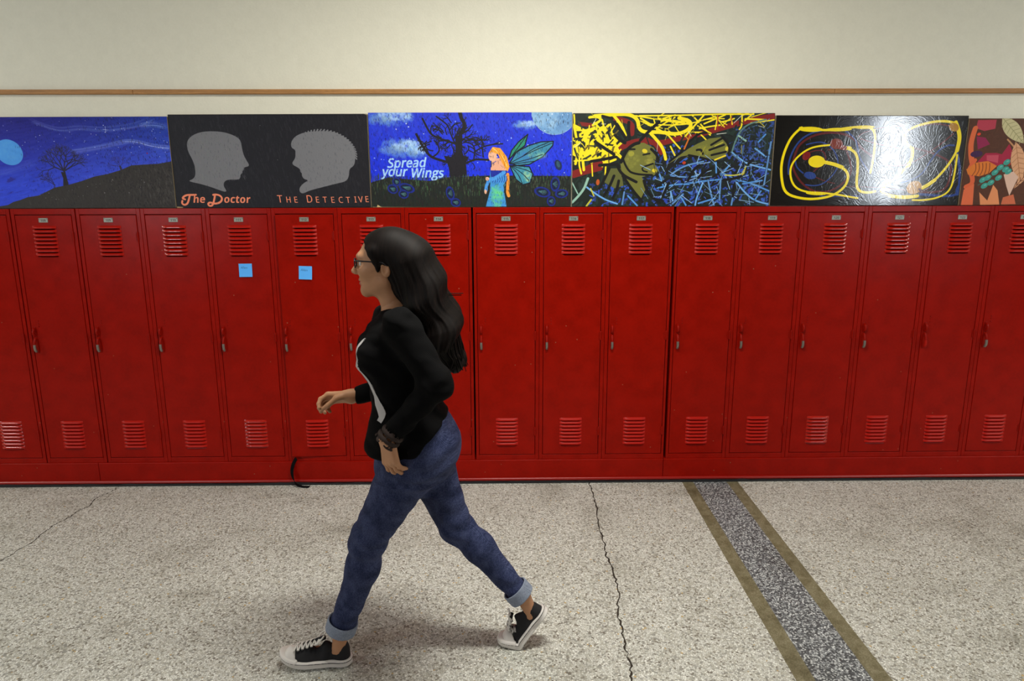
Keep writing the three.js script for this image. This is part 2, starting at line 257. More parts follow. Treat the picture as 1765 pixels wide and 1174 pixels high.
for (let k = 0; k < 18; k++) {
  const x0 = DX[k], pitch = DX[k + 1] - x0, w = pitch - 0.05;
  const gl = (bankGap[k] ?? 0.0008), gr = (bankGap[k + 1] ?? 0.0008);
  const a = -0.025 + gl, b = w + 0.025 - gr;                 // locker outer sides, door at 0..w
  const t = thing('locker', LABELS[k], 'locker', [x0, BASE, 0], 'row of red lockers');
  const by = -BASE, T = LT - BASE, d0 = DY0 - BASE, d1 = DY1 - BASE, g = 0.003;
  mesh('frame', uvMetres(merge([rbox(a, -g, 0, T, -0.02, 0, 0.0018), rbox(w + g, b, 0, T, -0.02, 0, 0.0018), rbox(-g, w + g, d1 + g + 0.0015, T, -0.02, -0.0004, 0.0015), rbox(-g, w + g, 0, d0 - g, -0.02, -0.0004, 0.0015)])), M.red, t);
  mesh('carcass', merge([box(a, a + 0.0012, 0.002, T - 0.001, -0.4, -0.02), box(b - 0.0012, b, 0.002, T - 0.001, -0.4, -0.02), box(a + 0.0012, b - 0.0012, T - 0.003, T - 0.001, -0.4, -0.02), box(a + 0.0012, b - 0.0012, 0.002, 0.004, -0.4, -0.02), box(a + 0.0012, b - 0.0012, 0.004, T - 0.003, -0.4, -0.398)]), M.red, t);
  mesh('door_stop', merge([box(a + 0.0012, 0.012, 0.004, T - 0.003, -0.028, -0.0255), box(w - 0.012, b - 0.0012, 0.004, T - 0.003, -0.028, -0.0255), box(0.012, w - 0.012, d1 - 0.012, T - 0.003, -0.028, -0.0255), box(0.012, w - 0.012, 0.004, d0 + 0.012, -0.028, -0.0255)]), M.red, t);
  const door = new THREE.Group(); door.name = 'door'; door.position.set(w, d0, 0); t.add(door);
  const gp = doorGeo(w); gp.translate(-w, 0, 0); { const uv = gp.attributes.uv; for (let i = 0; i < uv.count; i++) uv.setXY(i, uv.getX(i) + k * 0.477, uv.getY(i) + k * 0.331); }   // no two doors share their chips
  mesh('door_panel', gp, M.red, door);
  door.rotation.y = (RT() - 0.5) * 0.004; door.rotation.x = 0;
  if (k === 5) door.rotation.y = 0.045;
  const tilt = (RT() - 0.5) * 0.14;
  for (const [n, y] of louverYs.entries()) { const glossy = n % 2 ? [0, 4, 13].includes(k) : [3, 13, 14].includes(k); const m = mesh('louver', LG, glossy ? M.redLouverGlossy : M.redLouver, door); m.position.set(-w / 2, y + 0.006, 0); m.rotation.x = tilt + (RT() - 0.5) * 0.03; m.rotation.y = 0; }
  const h = mesh('handle', handleG, M.red, door); h.position.set(-w + 0.019, 0.921 - DY0, 0);
  const tip = mesh('handle_tip', tipG, RT() < 0.2 ? M.redLouver : M.bareMetal, door); tip.position.copy(h.position); tip.userData.label = 'worn handle end';
  for (const [dx, dy] of [[0.026, 0.115], [0.026, 0.1], [0.026, 0.082]]) mesh('bolt', boltG, M.red, door).position.set(-w + 0.019 + dx, 0.921 - DY0 + dy, 0.001);
  for (const y of [1.525, 0.928, 0.331]) mesh('hinge', hingeG, M.red, door).position.set(0.0008, y - DY0, 0.0035);
  const pl = mesh('number_plate', plateG, plateMat(107 + k), door); pl.position.set(-w / 2, 1.6195 - DY0, 0); pl.userData.label = 'small grey metal number plate';
}

// ------------------------------------------------------------------ sticky notes and strap
function noteMat(txt) {
  const [c, x] = canvasOf(256, 256); x.fillStyle = '#57b1ff'; x.fillRect(0, 0, 256, 256);
  x.strokeStyle = '#1c4a86'; x.lineWidth = 5; x.lineCap = 'round'; x.fillStyle = '#1f4f8c'; x.font = 'italic 58px sans-serif'; x.save(); x.translate(34, 92); x.rotate(0.08); x.fillText(txt, 0, 0); x.restore();
  return new THREE.MeshStandardMaterial({ map: canvasTex(c), roughness: 0.8 });
}
function stickyNote(label, x, y, rot, txt, z = 0.0006) {
  const n = 10, g = new THREE.PlaneGeometry(0.0765, 0.0765, n, n), p = g.attributes.position;
  for (let i = 0; i < p.count; i++) { const v = 0.5 - p.getY(i) / 0.0765, u = p.getX(i) / 0.0765; p.setZ(i, 0.0002 + 0.0055 * v * v + 0.0015 * v * u); }
  const back = g.clone(); back.translate(0, 0, -0.00015); { const ix = back.index.array; for (let i = 0; i < ix.length; i += 3) [ix[i], ix[i + 1]] = [ix[i + 1], ix[i]]; }
  const all = mergeGeometries([g, back]); all.computeVertexNormals();
  const m = mesh(numbered('sticky_note'), all, noteMat(txt), scene); m.position.set(x, y, z); m.rotation.z = rot; m.userData = { label, category: 'sticky note', group: 'blue sticky notes' };
}
stickyNote('blue sticky note, the higher left one of two', -1.5065, 1.329, 0.01, 'Allen');
stickyNote('blue sticky note on the locker with the black strap', -1.157, 1.314, -0.035, 'Allen', 0.0105);
{
  const t = thing('strap', 'black webbing strap hanging from under a locker door to the floor', 'strap', [-1.29, 0, 0.02]);
  const path = new THREE.CatmullRomCurve3([[-1.278, 0.1815, 0.0275], [-1.286, 0.172, 0.028], [-1.302, 0.14, 0.028], [-1.312, 0.095, 0.0275], [-1.305, 0.05, 0.033], [-1.285, 0.018, 0.039], [-1.255, 0.006, 0.044], [-1.205, 0.0055, 0.05]].map((p) => V(p[0] + 1.29, p[1] - 0.002, p[2] - 0.012)));
  const N = 40, pos = [], idx = [], hw = 0.0125, th = 0.0014;
  for (let i = 0; i <= N; i++) {
    const p = path.getPointAt(i / N), tg = path.getTangentAt(i / N), q0 = V(1.3 * sstep(0.75, 0.3, i / N), 0, 0.75), s = q0.clone().addScaledVector(tg, -tg.dot(q0)).normalize(), n = V(0, 0, 0).crossVectors(tg, s);
    for (const [q, r] of [[-1, -1], [1, -1], [1, 1], [-1, 1]]) { const v = p.clone().addScaledVector(s, q * hw).addScaledVector(n, r * th); pos.push(v.x, Math.max(v.y, 0.0008), Math.max(v.z, -0.03)); }
    if (i) for (let k = 0; k < 4; k++) { const a = 4 * (i - 1) + k, b = 4 * (i - 1) + (k + 1) % 4; idx.push(a, b, a + 4, b, b + 4, a + 4); }
  }
  idx.push(0, 2, 1, 0, 3, 2, 4 * N, 4 * N + 1, 4 * N + 2, 4 * N, 4 * N + 2, 4 * N + 3);
  const g = new THREE.BufferGeometry(); g.setAttribute('position', new THREE.Float32BufferAttribute(pos, 3)); g.setIndex(idx); const n = g.toNonIndexed(); n.computeVertexNormals();
  mesh('webbing', uvMetres(n), new THREE.MeshPhysicalMaterial({ color: 0x0b0b0c, roughness: 0.95, specularIntensity: 0.2 }), t);
}

// ------------------------------------------------------------------ painted boards on top of the lockers
const PW = 1280, PH = 576;
function quadCanvas(TL, TR, BL) {   // canvas whose drawing units follow the board's own corners
  const [c, x] = canvasOf(PW, PH), ax = TR[0] - TL[0], ay = TR[1] - TL[1], bx = BL[0] - TL[0], by = BL[1] - TL[1], D = ax * by - ay * bx;
  const m11 = PW * by / D, m21 = -PW * bx / D, m12 = -PH * ay / D, m22 = PH * ax / D;
  x.setTransform(m11, m12, m21, m22, -(m11 * TL[0] + m21 * TL[1]), -(m12 * TL[0] + m22 * TL[1]));
  x.lineCap = x.lineJoin = 'round'; return [c, x];
}
function poly(x, pts, fill) { x.beginPath(); pts.forEach((p, i) => i ? x.lineTo(p[0], p[1]) : x.moveTo(p[0], p[1])); x.closePath(); x.fillStyle = fill; x.fill(); }
function line(x, pts, w, col) {   // smooth brush line
  x.beginPath(); x.moveTo(pts[0][0], pts[0][1]);
  for (let i = 1; i < pts.length - 1; i++) { const mx = (pts[i][0] + pts[i + 1][0]) / 2, my = (pts[i][1] + pts[i + 1][1]) / 2; x.quadraticCurveTo(pts[i][0], pts[i][1], mx, my); }
  const e = pts[pts.length - 1]; x.lineTo(e[0], e[1]); x.lineWidth = w; x.strokeStyle = col; x.stroke();
}
function ell(x, cx, cy, rx, ry, fill, rot = 0) { x.beginPath(); x.ellipse(cx, cy, rx, ry, rot, 0, Math.PI * 2); x.fillStyle = fill; x.fill(); }
function soft(x, cx, cy, rx, ry, rgb, a, n, R) { for (let i = 0; i < n; i++) { const t = R() * 6.283, r = Math.sqrt(R()); ell(x, cx + Math.cos(t) * r * rx, cy + Math.sin(t) * r * ry, 8 + R() * rx * 0.16, 6 + R() * ry * 0.2, `rgba(${rgb},${a})`, R() * 3); } }
function branch(x, px, py, ang, len, w, depth, R, col, bend = 0.5) {
  if (depth < 0 || len < 5) return; let a = ang, qx = px, qy = py; const pts = [[px, py]];
  for (let i = 0; i < 3; i++) { a += (R() - 0.5) * bend; qx += Math.cos(a) * len / 3; qy += Math.sin(a) * len / 3; pts.push([qx, qy]); }
  line(x, pts, w, col); const n = 2 + (R() < 0.45 ? 1 : 0);
  for (let i = 0; i < n; i++) branch(x, qx, qy, a + (i - (n - 1) / 2) * (0.55 + R() * 0.4) + (R() - 0.5) * 0.3, len * (0.62 + R() * 0.2), w * 0.66, depth - 1, R, col, bend);
}
function fissures(x, n, R, x0, x1, y0, y1, a) { for (let i = 0; i < n; i++) { const px = x0 + R() * (x1 - x0), py = y0 + R() * (y1 - y0), l = 5 + R() * 16; line(x, [[px, py], [px + (R() - 0.5) * 5, py + l * 0.5], [px + (R() - 0.5) * 8, py + l]], 2 + R() * 3, `rgba(14,12,24,${a * (0.4 + 0.6 * R())})`); } }
function speck(x, n, R, x0, x1, y0, y1, cols, s0, s1, a = 1) { x.globalAlpha = a; for (let i = 0; i < n; i++) { ell(x, x0 + R() * (x1 - x0), y0 + R() * (y1 - y0), s0 + R() * s1, s0 + R() * s1, cols[Math.floor(R() * cols.length)]); } x.globalAlpha = 1; }
function brush(x, n, R, x0, x1, y0, y1, colf, w0, w1, l0, l1, ang) { for (let i = 0; i < n; i++) { const px = x0 + R() * (x1 - x0), py = y0 + R() * (y1 - y0), a = ang(px, py) + (R() - 0.5) * 0.35, l = l0 + R() * l1; line(x, [[px, py], [px + Math.cos(a) * l / 2, py + Math.sin(a) * l / 2 + (R() - 0.5) * 8], [px + Math.cos(a) * l, py + Math.sin(a) * l]], w0 + R() * w1, colf(px, py, R)); } }

function nightHill() {
  const [c, x] = quadCanvas([-215, 128], [1617, 112], [-292, 972]), R = rngOf(11);
  const f = (px, py) => { const t = clamp((py - 120) / 640), s = clamp((px - 300) / 1400); return [26 + 22 * t + 36 * s * t, 24 + 50 * t + 34 * s, 126 + 98 * t + 34 * s].map((v) => v | 0); };
  poly(x, [[-400, 0], [1800, 0], [1800, 1100], [-400, 1100]], '#2a2ea0');
  brush(x, 5200, R, -320, 1640, 90, 980, (px, py, R) => { const k = f(px, py), j = (R() - 0.5) * 16; return `rgba(${k[0] + j | 0},${k[1] + j | 0},${k[2] + j | 0},0.55)`; }, 10, 16, 30, 80, () => -0.25);
  const wisp = (pts, a) => { for (let i = 0; i < 26; i++) { const d = (R() - 0.5) * 46, e = (R() - 0.5) * 60; line(x, pts.map((p) => [p[0] + e, p[1] + d + (R() - 0.5) * 14]), 3 + R() * 9, `rgba(${150 + R() * 60 | 0},${180 + R() * 40 | 0},255,${a})`); } };
  wisp([[400, 160], [520, 215], [650, 242], [800, 215], [1000, 240], [1200, 215], [1350, 190], [1480, 140]], 0.05);
  wisp([[700, 440], [900, 410], [1080, 370], [1200, 340], [1300, 345], [1420, 385], [1590, 400]], 0.06);
  wisp([[1380, 195], [1470, 180], [1590, 205]], 0.06); wisp([[-250, 660], [0, 640], [180, 590], [330, 540]], 0.03);
  line(x, [[1190, 345], [1260, 338], [1330, 355], [1420, 385], [1585, 402]], 7, 'rgba(190,215,255,0.45)');
  speck(x, 90, R, -200, 1580, 125, 480, ['#dfe8ff', '#aebff5'], 1.5, 3.5, 0.8);
  line(x, [[1020, 232], [1065, 238]], 2.5, '#c8d6ff'); line(x, [[1045, 205], [1042, 258]], 2.5, '#c8d6ff'); ell(x, 1375, 448, 7, 8, '#7a2a6a');
  ell(x, 130, 445, 122, 118, '#4d9df2'); soft(x, 120, 430, 100, 95, '115,185,255', 0.05, 160, R); soft(x, 165, 470, 60, 60, '60,130,225', 0.06, 60, R);
  const hill = [[-400, 1000], [0, 935], [60, 905], [125, 888], [200, 860], [300, 845], [380, 810], [465, 770], [590, 745], [720, 710], [850, 665], [980, 640], [1100, 605], [1210, 560], [1330, 552], [1450, 545], [1640, 512], [1700, 1100], [-400, 1100]];
  branch(x, 575, 700, -1.45, 70, 18, 0, R, '#25222c'); poly(x, [[548, 755], [600, 750], [596, 610], [580, 610]], '#25222c');
  for (const a of [-2.75, -2.3, -1.95, -1.5, -1.0, -0.6]) branch(x, 588, 615, a, 84, 11, 4, R, '#27233a', 0.4);
  for (const a of [-2.7, -2.2, -1.6]) branch(x, 470, 745, a, 52, 6, 3, R, '#28265c', 0.5); line(x, [[466, 775], [474, 740]], 7, '#25223a');
  for (const a of [-2.6, -2.0, -1.5, -0.9]) branch(x, 1105, 575, a, 42, 5, 3, R, '#37307c', 0.5); line(x, [[1108, 606], [1105, 570]], 14, '#302c3a');
  poly(x, hill, '#363331');
  brush(x, 1500, R, -300, 1560, 560, 985, (px, py, R) => { const v = 38 + R() * 34 + 22 * clamp((px - 1000) / 500); return `rgba(${v + 3 | 0},${v | 0},${v - 2 | 0},${py > 950 - px * 0.29 ? 0.35 : 0})`; }, 4, 8, 10, 26, () => 1.5);
  speck(x, 26, R, 300, 1300, 690, 900, ['#8e8a90', '#a59fa6'], 1.5, 3.5, 0.7);
  fissures(x, 900, R, 200, 1620, 110, 980, 0.5); fissures(x, 900, R, 950, 1620, 110, 980, 0.55);
  return c;
}
function silhouettes() {
  const [c, x] = quadCanvas([108, 98], [1678, 75], [40, 832]), R = rngOf(22);
  poly(x, [[0, 0], [1800, 0], [1800, 1000], [0, 1000]], '#1e1e24');
  brush(x, 2600, R, 20, 1700, 70, 840, (a, b, R) => { const v = 24 + R() * 22 | 0; return `rgba(${v + 2},${v + 2},${v + 8},0.5)`; }, 3, 6, 14, 40, () => 1.5);
  // two plain cameo heads, facing one another
  const smooth = (pts, col) => { x.beginPath(); const n = pts.length; x.moveTo((pts[0][0] + pts[n - 1][0]) / 2, (pts[0][1] + pts[n - 1][1]) / 2); for (let i = 0; i < n; i++) { const q = pts[(i + 1) % n]; x.quadraticCurveTo(pts[i][0], pts[i][1], (pts[i][0] + q[0]) / 2, (pts[i][1] + q[1]) / 2); } x.closePath(); x.fillStyle = col; x.fill(); };
  const G = '#74757a';
  smooth([[180, 610], [215, 598], [240, 570], [250, 500], [238, 440], [214, 380], [218, 310], [262, 262], [340, 230], [430, 222], [530, 228], [610, 256], [650, 290], [648, 350], [652, 400], [664, 440], [684, 480], [672, 496], [640, 500], [634, 520], [620, 532], [616, 548], [598, 560], [594, 588], [570, 600], [500, 598], [462, 612], [446, 650], [470, 694], [440, 696], [360, 664], [270, 636], [190, 620]], G);
  smooth([[1542, 360], [1536, 430], [1520, 480], [1476, 505], [1468, 560], [1440, 604], [1360, 622], [1240, 652], [1130, 680], [1062, 712], [1046, 668], [1090, 622], [1140, 598], [1100, 590], [1088, 560], [1094, 545], [1080, 530], [1084, 515], [1070, 500], [1030, 478], [1028, 460], [1060, 425], [1066, 390], [1070, 360], [1040, 345], [1044, 300], [1090, 250], [1170, 222], [1280, 212], [1390, 214], [1460, 246], [1520, 300]], G);
  brush(x, 500, R, 240, 640, 250, 590, (a, b, R) => `rgba(${112 + R() * 18 | 0},${113 + R() * 18 | 0},${118 + R() * 18 | 0},0.25)`, 3, 5, 8, 16, () => 1.5);
  for (let i = 0; i < 30; i++) { const a = -2.9 + i * 0.105, px = 1300 + Math.cos(a) * 236, py = 385 + Math.sin(a) * 168; if (py < 470) line(x, [[px, py], [px + Math.cos(a + 0.8) * 22, py + Math.sin(a + 0.8) * 22]], 11, G); }
  const S = '#f08a68';
  line(x, [[190, 724], [150, 722], [118, 734], [98, 752], [120, 760]], 15, S); line(x, [[166, 724], [150, 762], [132, 796], [104, 806], [88, 792], [96, 772]], 15, S); line(x, [[150, 724], [214, 722]], 14, S);
  x.fillStyle = S; x.font = 'italic bold 84px sans-serif'; x.fillText('he', 176, 786);
  line(x, [[352, 722], [372, 716], [412, 728], [420, 756], [396, 784], [350, 794], [318, 780], [296, 792], [304, 812], [330, 808], [346, 780], [366, 726]], 15, S);
  x.fillText('octor', 424, 784);
  x.font = '82px sans-serif'; x.fillText('T', 862, 778); x.fillText('D', 1092, 776); x.font = '66px sans-serif'; x.lineWidth = 2;
  const cap = (s, px, py, dx) => { for (const ch of s) { x.fillText(ch, px, py); px += dx; } };
  cap('HE', 928, 778, 64); cap('ETECT', 1166, 776, 62); x.fillText('I', 1480, 772); x.fillText('V', 1514, 770); x.fillText('E', 1566, 768);
  fissures(x, 1300, R, 60, 1680, 80, 830, 0.22);
  speck(x, 14, R, 100, 1600, 100, 700, ['#8a8a88'], 1, 2.5, 0.8); poly(x, [[36, 834], [36, 818], [92, 822], [88, 836]], '#a8906a'); poly(x, [[1640, 70], [1684, 70], [1684, 90], [1668, 84]], '#8b8575');
  return c;
}
function fairyNight() {
  const [c, x] = quadCanvas([54, 70], [1692, 64], [22, 832]), R = rngOf(33);
  poly(x, [[0, 0], [1800, 0], [1800, 900], [0, 900]], '#2b35c8');
  brush(x, 3600, R, 10, 1720, 40, 640, (px, py, R) => { const t = clamp((py - 60) / 520), j = (R() - 0.5) * 18; return `rgba(${26 + 14 * (1 - t) + j | 0},${62 - 10 * t + j | 0},${214 + 20 * t + j | 0},0.5)`; }, 8, 14, 20, 50, () => 1.3);
  const cloud = (cx, cy, rx, ry, n) => { soft(x, cx, cy, rx, ry, '110,160,225', 0.16, n, R); soft(x, cx + rx * 0.25, cy - ry * 0.25, rx * 0.7, ry * 0.6, '190,225,255', 0.14, n, R); soft(x, cx - rx * 0.3, cy + ry * 0.2, rx * 0.4, ry * 0.4, '120,150,190', 0.12, n / 2, R); };
  cloud(220, 110, 200, 60, 160); cloud(310, 350, 190, 70, 220); cloud(420, 380, 90, 50, 90); cloud(1310, 165, 95, 34, 110);
  x.save(); x.beginPath(); x.ellipse(1545, 60, 182, 182, 0, 0, 7); x.clip(); poly(x, [[1300, 0], [1800, 0], [1800, 300], [1300, 300]], '#6f9fd0'); soft(x, 1480, 110, 120, 90, '175,210,240', 0.12, 140, R); soft(x, 1640, 150, 90, 80, '90,135,185', 0.12, 90, R); x.restore();
  x.beginPath(); x.ellipse(1545, 60, 182, 182, 0, 0.2, 3); x.lineWidth = 4; x.strokeStyle = '#8fb4d8'; x.stroke();
  speck(x, 70, R, 60, 1680, 80, 560, ['#cfe2ff', '#9dbdff'], 2, 5, 0.9);
  const T = '#1f1e24', B = (pts, w) => line(x, pts, w, T);
  poly(x, [[640, 410], [700, 420], [735, 380], [742, 250], [800, 250], [790, 370], [800, 410], [840, 420], [815, 470], [818, 575], [680, 585], [672, 500]], T);
  B([[770, 300], [780, 240], [812, 200], [826, 160], [800, 120], [790, 70]], 30); B([[760, 320], [690, 300], [600, 270], [545, 240], [515, 180], [488, 118]], 16); B([[790, 240], [850, 210], [870, 180], [885, 165]], 11);
  B([[730, 300], [700, 220], [690, 170], [640, 130], [600, 100]], 12); B([[700, 210], [730, 160], [790, 150]], 9); B([[560, 255], [540, 210], [560, 170]], 8); B([[660, 460], [580, 440], [520, 410], [470, 330], [430, 240]], 20); B([[540, 425], [610, 390], [600, 320], [570, 290]], 12); B([[520, 400], [490, 300], [440, 290]], 9);
  B([[820, 470], [880, 440], [940, 440], [1000, 445]], 16); B([[880, 440], [900, 360], [870, 310], [810, 300]], 11); B([[890, 380], [950, 340], [1040, 320], [1120, 315]], 11); B([[950, 340], [960, 290], [950, 255]], 9); B([[955, 345], [958, 420]], 11); B([[1040, 320], [1100, 300]], 7); B([[870, 470], [890, 500], [875, 520]], 7); B([[810, 400], [850, 360], [840, 330]], 10); B([[820, 300], [860, 270], [920, 265]], 8);
  for (let i = 0; i < 44; i++) { const a = R() * 6.28, q = R(); branch(x, 720 + Math.cos(a) * 240 * q, 290 + Math.sin(a) * 150 * q, a + (R() - 0.5), 44, 9, 2, R, T, 0.7); }
  const g = [[0, 640], [60, 618], [180, 585], [330, 600], [520, 615], [640, 585], [800, 578], [1000, 570], [1400, 572], [1720, 575], [1740, 900], [0, 900]]; poly(x, g, '#1f2421');
  brush(x, 2600, R, 20, 1710, 585, 850, (px, py, R) => { const t = clamp((py - 585) / 190), k = R(); return k < 0.5 * (1 - t) ? `rgba(${60 + R() * 40 | 0},${88 + R() * 40 | 0},${62 + R() * 24 | 0},0.5)` : `rgba(${26 + R() * 20 | 0},${32 + R() * 20 | 0},${28 + R() * 18 | 0},0.5)`; }, 3, 6, 12, 26, () => -1.55);
  const petal = (cx, cy, rx, ry, rot) => { ell(x, cx, cy, rx, ry, '#1b2a86', rot); ell(x, cx, cy, rx * 0.74, ry * 0.72, '#16203c', rot); for (let i = 0; i < 7; i++) { const a = (i - 3) * 0.35 + rot; line(x, [[cx - Math.cos(rot) * rx * 0.5, cy - Math.sin(rot) * rx * 0.5], [cx + Math.cos(a) * rx * 0.5, cy + Math.sin(a) * ry * 0.5]], 3, i % 2 ? '#5f8a55' : '#2f5f8c'); } };
  petal(1428, 705, 68, 42, 0.25); petal(1535, 640, 38, 62, 0.1); petal(1585, 718, 55, 36, -0.1); petal(1498, 780, 36, 42, 0); petal(672, 715, 34, 58, -0.15); petal(712, 790, 42, 36, 0.2); petal(320, 672, 66, 38, 0.3); petal(290, 722, 42, 36, 0.2); petal(205, 680, 44, 38, 0.4); petal(240, 620, 34, 34, 0.8); ell(x, 1565, 485, 28, 44, '#1d2c58', -0.3); ell(x, 1565, 480, 14, 26, '#33566a', -0.3);
  // winged girl in a long dress
  const wing = (pts, f) => { x.beginPath(); x.moveTo(...pts[0]); for (let i = 1; i < pts.length; i++) x.lineTo(...pts[i]); x.closePath(); x.fillStyle = f; x.fill(); x.lineWidth = 9; x.strokeStyle = '#141a24'; x.stroke(); };
  wing([[1165, 440], [1190, 370], [1250, 300], [1328, 240], [1300, 330], [1230, 380]], '#2c8a70'); wing([[1170, 470], [1230, 380], [1330, 330], [1430, 300], [1532, 295], [1525, 330], [1440, 420], [1330, 480], [1230, 490]], '#3a86a8'); wing([[1170, 490], [1230, 490], [1330, 500], [1355, 560], [1330, 630], [1270, 645], [1215, 600]], '#3f90a8');
  soft(x, 1400, 400, 80, 45, '150,205,160', 0.12, 70, R); soft(x, 1310, 570, 36, 45, '190,215,150', 0.14, 50, R); soft(x, 1300, 420, 60, 40, '60,110,200', 0.12, 50, R);
  for (const p of [[[1175, 470], [1300, 400], [1520, 310]], [[1175, 475], [1330, 440], [1440, 400]], [[1175, 480], [1290, 465], [1370, 455]], [[1290, 405], [1380, 345], [1490, 305]], [[1175, 490], [1260, 540], [1320, 610]], [[1175, 492], [1240, 560], [1265, 635]], [[1175, 490], [1290, 520], [1345, 545]], [[1170, 440], [1240, 350], [1310, 260]]]) line(x, p, 6, '#16202c');
  poly(x, [[1008, 530], [1140, 530], [1140, 600], [1110, 650], [1128, 824], [958, 824], [1000, 690]], '#3f93d8'); soft(x, 1050, 740, 50, 90, '110,220,130', 0.16, 120, R); soft(x, 1090, 640, 36, 60, '70,150,230', 0.16, 60, R);
  line(x, [[1150, 560], [1150, 640], [1140, 700], [1150, 735]], 26, '#e8953a'); poly(x, [[1022, 430], [1100, 430], [1150, 480], [1140, 535], [1012, 535]], '#e6a98c'); ell(x, 1034, 412, 34, 44, '#eab596', 0.2); poly(x, [[1000, 395], [1040, 340], [1100, 350], [1150, 420], [1168, 500], [1150, 540], [1110, 470], [1080, 400], [1030, 380]], '#f0a035'); line(x, [[1040, 350], [1110, 400], [1150, 500]], 8, '#f8cf72'); line(x, [[1060, 350], [1120, 430], [1130, 490]], 6, '#d98022');
  poly(x, [[1010, 528], [1146, 530], [1140, 560], [1060, 590], [1012, 580]], '#1d2f9e'); for (let i = 0; i < 7; i++) line(x, [[1030 + i * 18, 575], [1036 + i * 18, 600], [1024 + i * 18, 625]], 5, '#1d2f9e');
  line(x, [[1120, 545], [1060, 590], [990, 605]], 30, '#4a98e6'); line(x, [[1000, 600], [975, 640], [965, 690]], 26, '#4a98e6'); ell(x, 982, 597, 16, 15, '#eab596'); ell(x, 962, 702, 10, 18, '#eab596'); line(x, [[1020, 455], [1022, 480], [1018, 500]], 8, '#24324a'); line(x, [[1030, 475], [1060, 455]], 5, '#3048a0'); line(x, [[1016, 415], [1026, 420]], 4, '#503028');
  x.fillStyle = '#a5d0ff'; x.strokeStyle = '#a5d0ff'; x.lineWidth = 5; x.save(); x.translate(172, 506); x.rotate(-0.02); x.font = 'italic 100px sans-serif'; x.fillText('Spread', 0, 0, 345); x.strokeText('Spread', 0, 0, 345); x.restore();
  x.save(); x.translate(122, 584); x.font = 'italic 100px sans-serif'; x.fillText('your', 0, -10, 222); x.strokeText('your', 0, -10, 222); x.fillText('Wings', 232, 0, 300); x.strokeText('Wings', 232, 0, 300); x.restore();
  fissures(x, 2200, R, 30, 1700, 66, 830, 0.5); line(x, [[30, 828], [400, 830], [900, 828], [1690, 828]], 5, '#94835e'); poly(x, [[60, 836], [70, 808], [110, 832]], '#c0a878');
  return c;
}
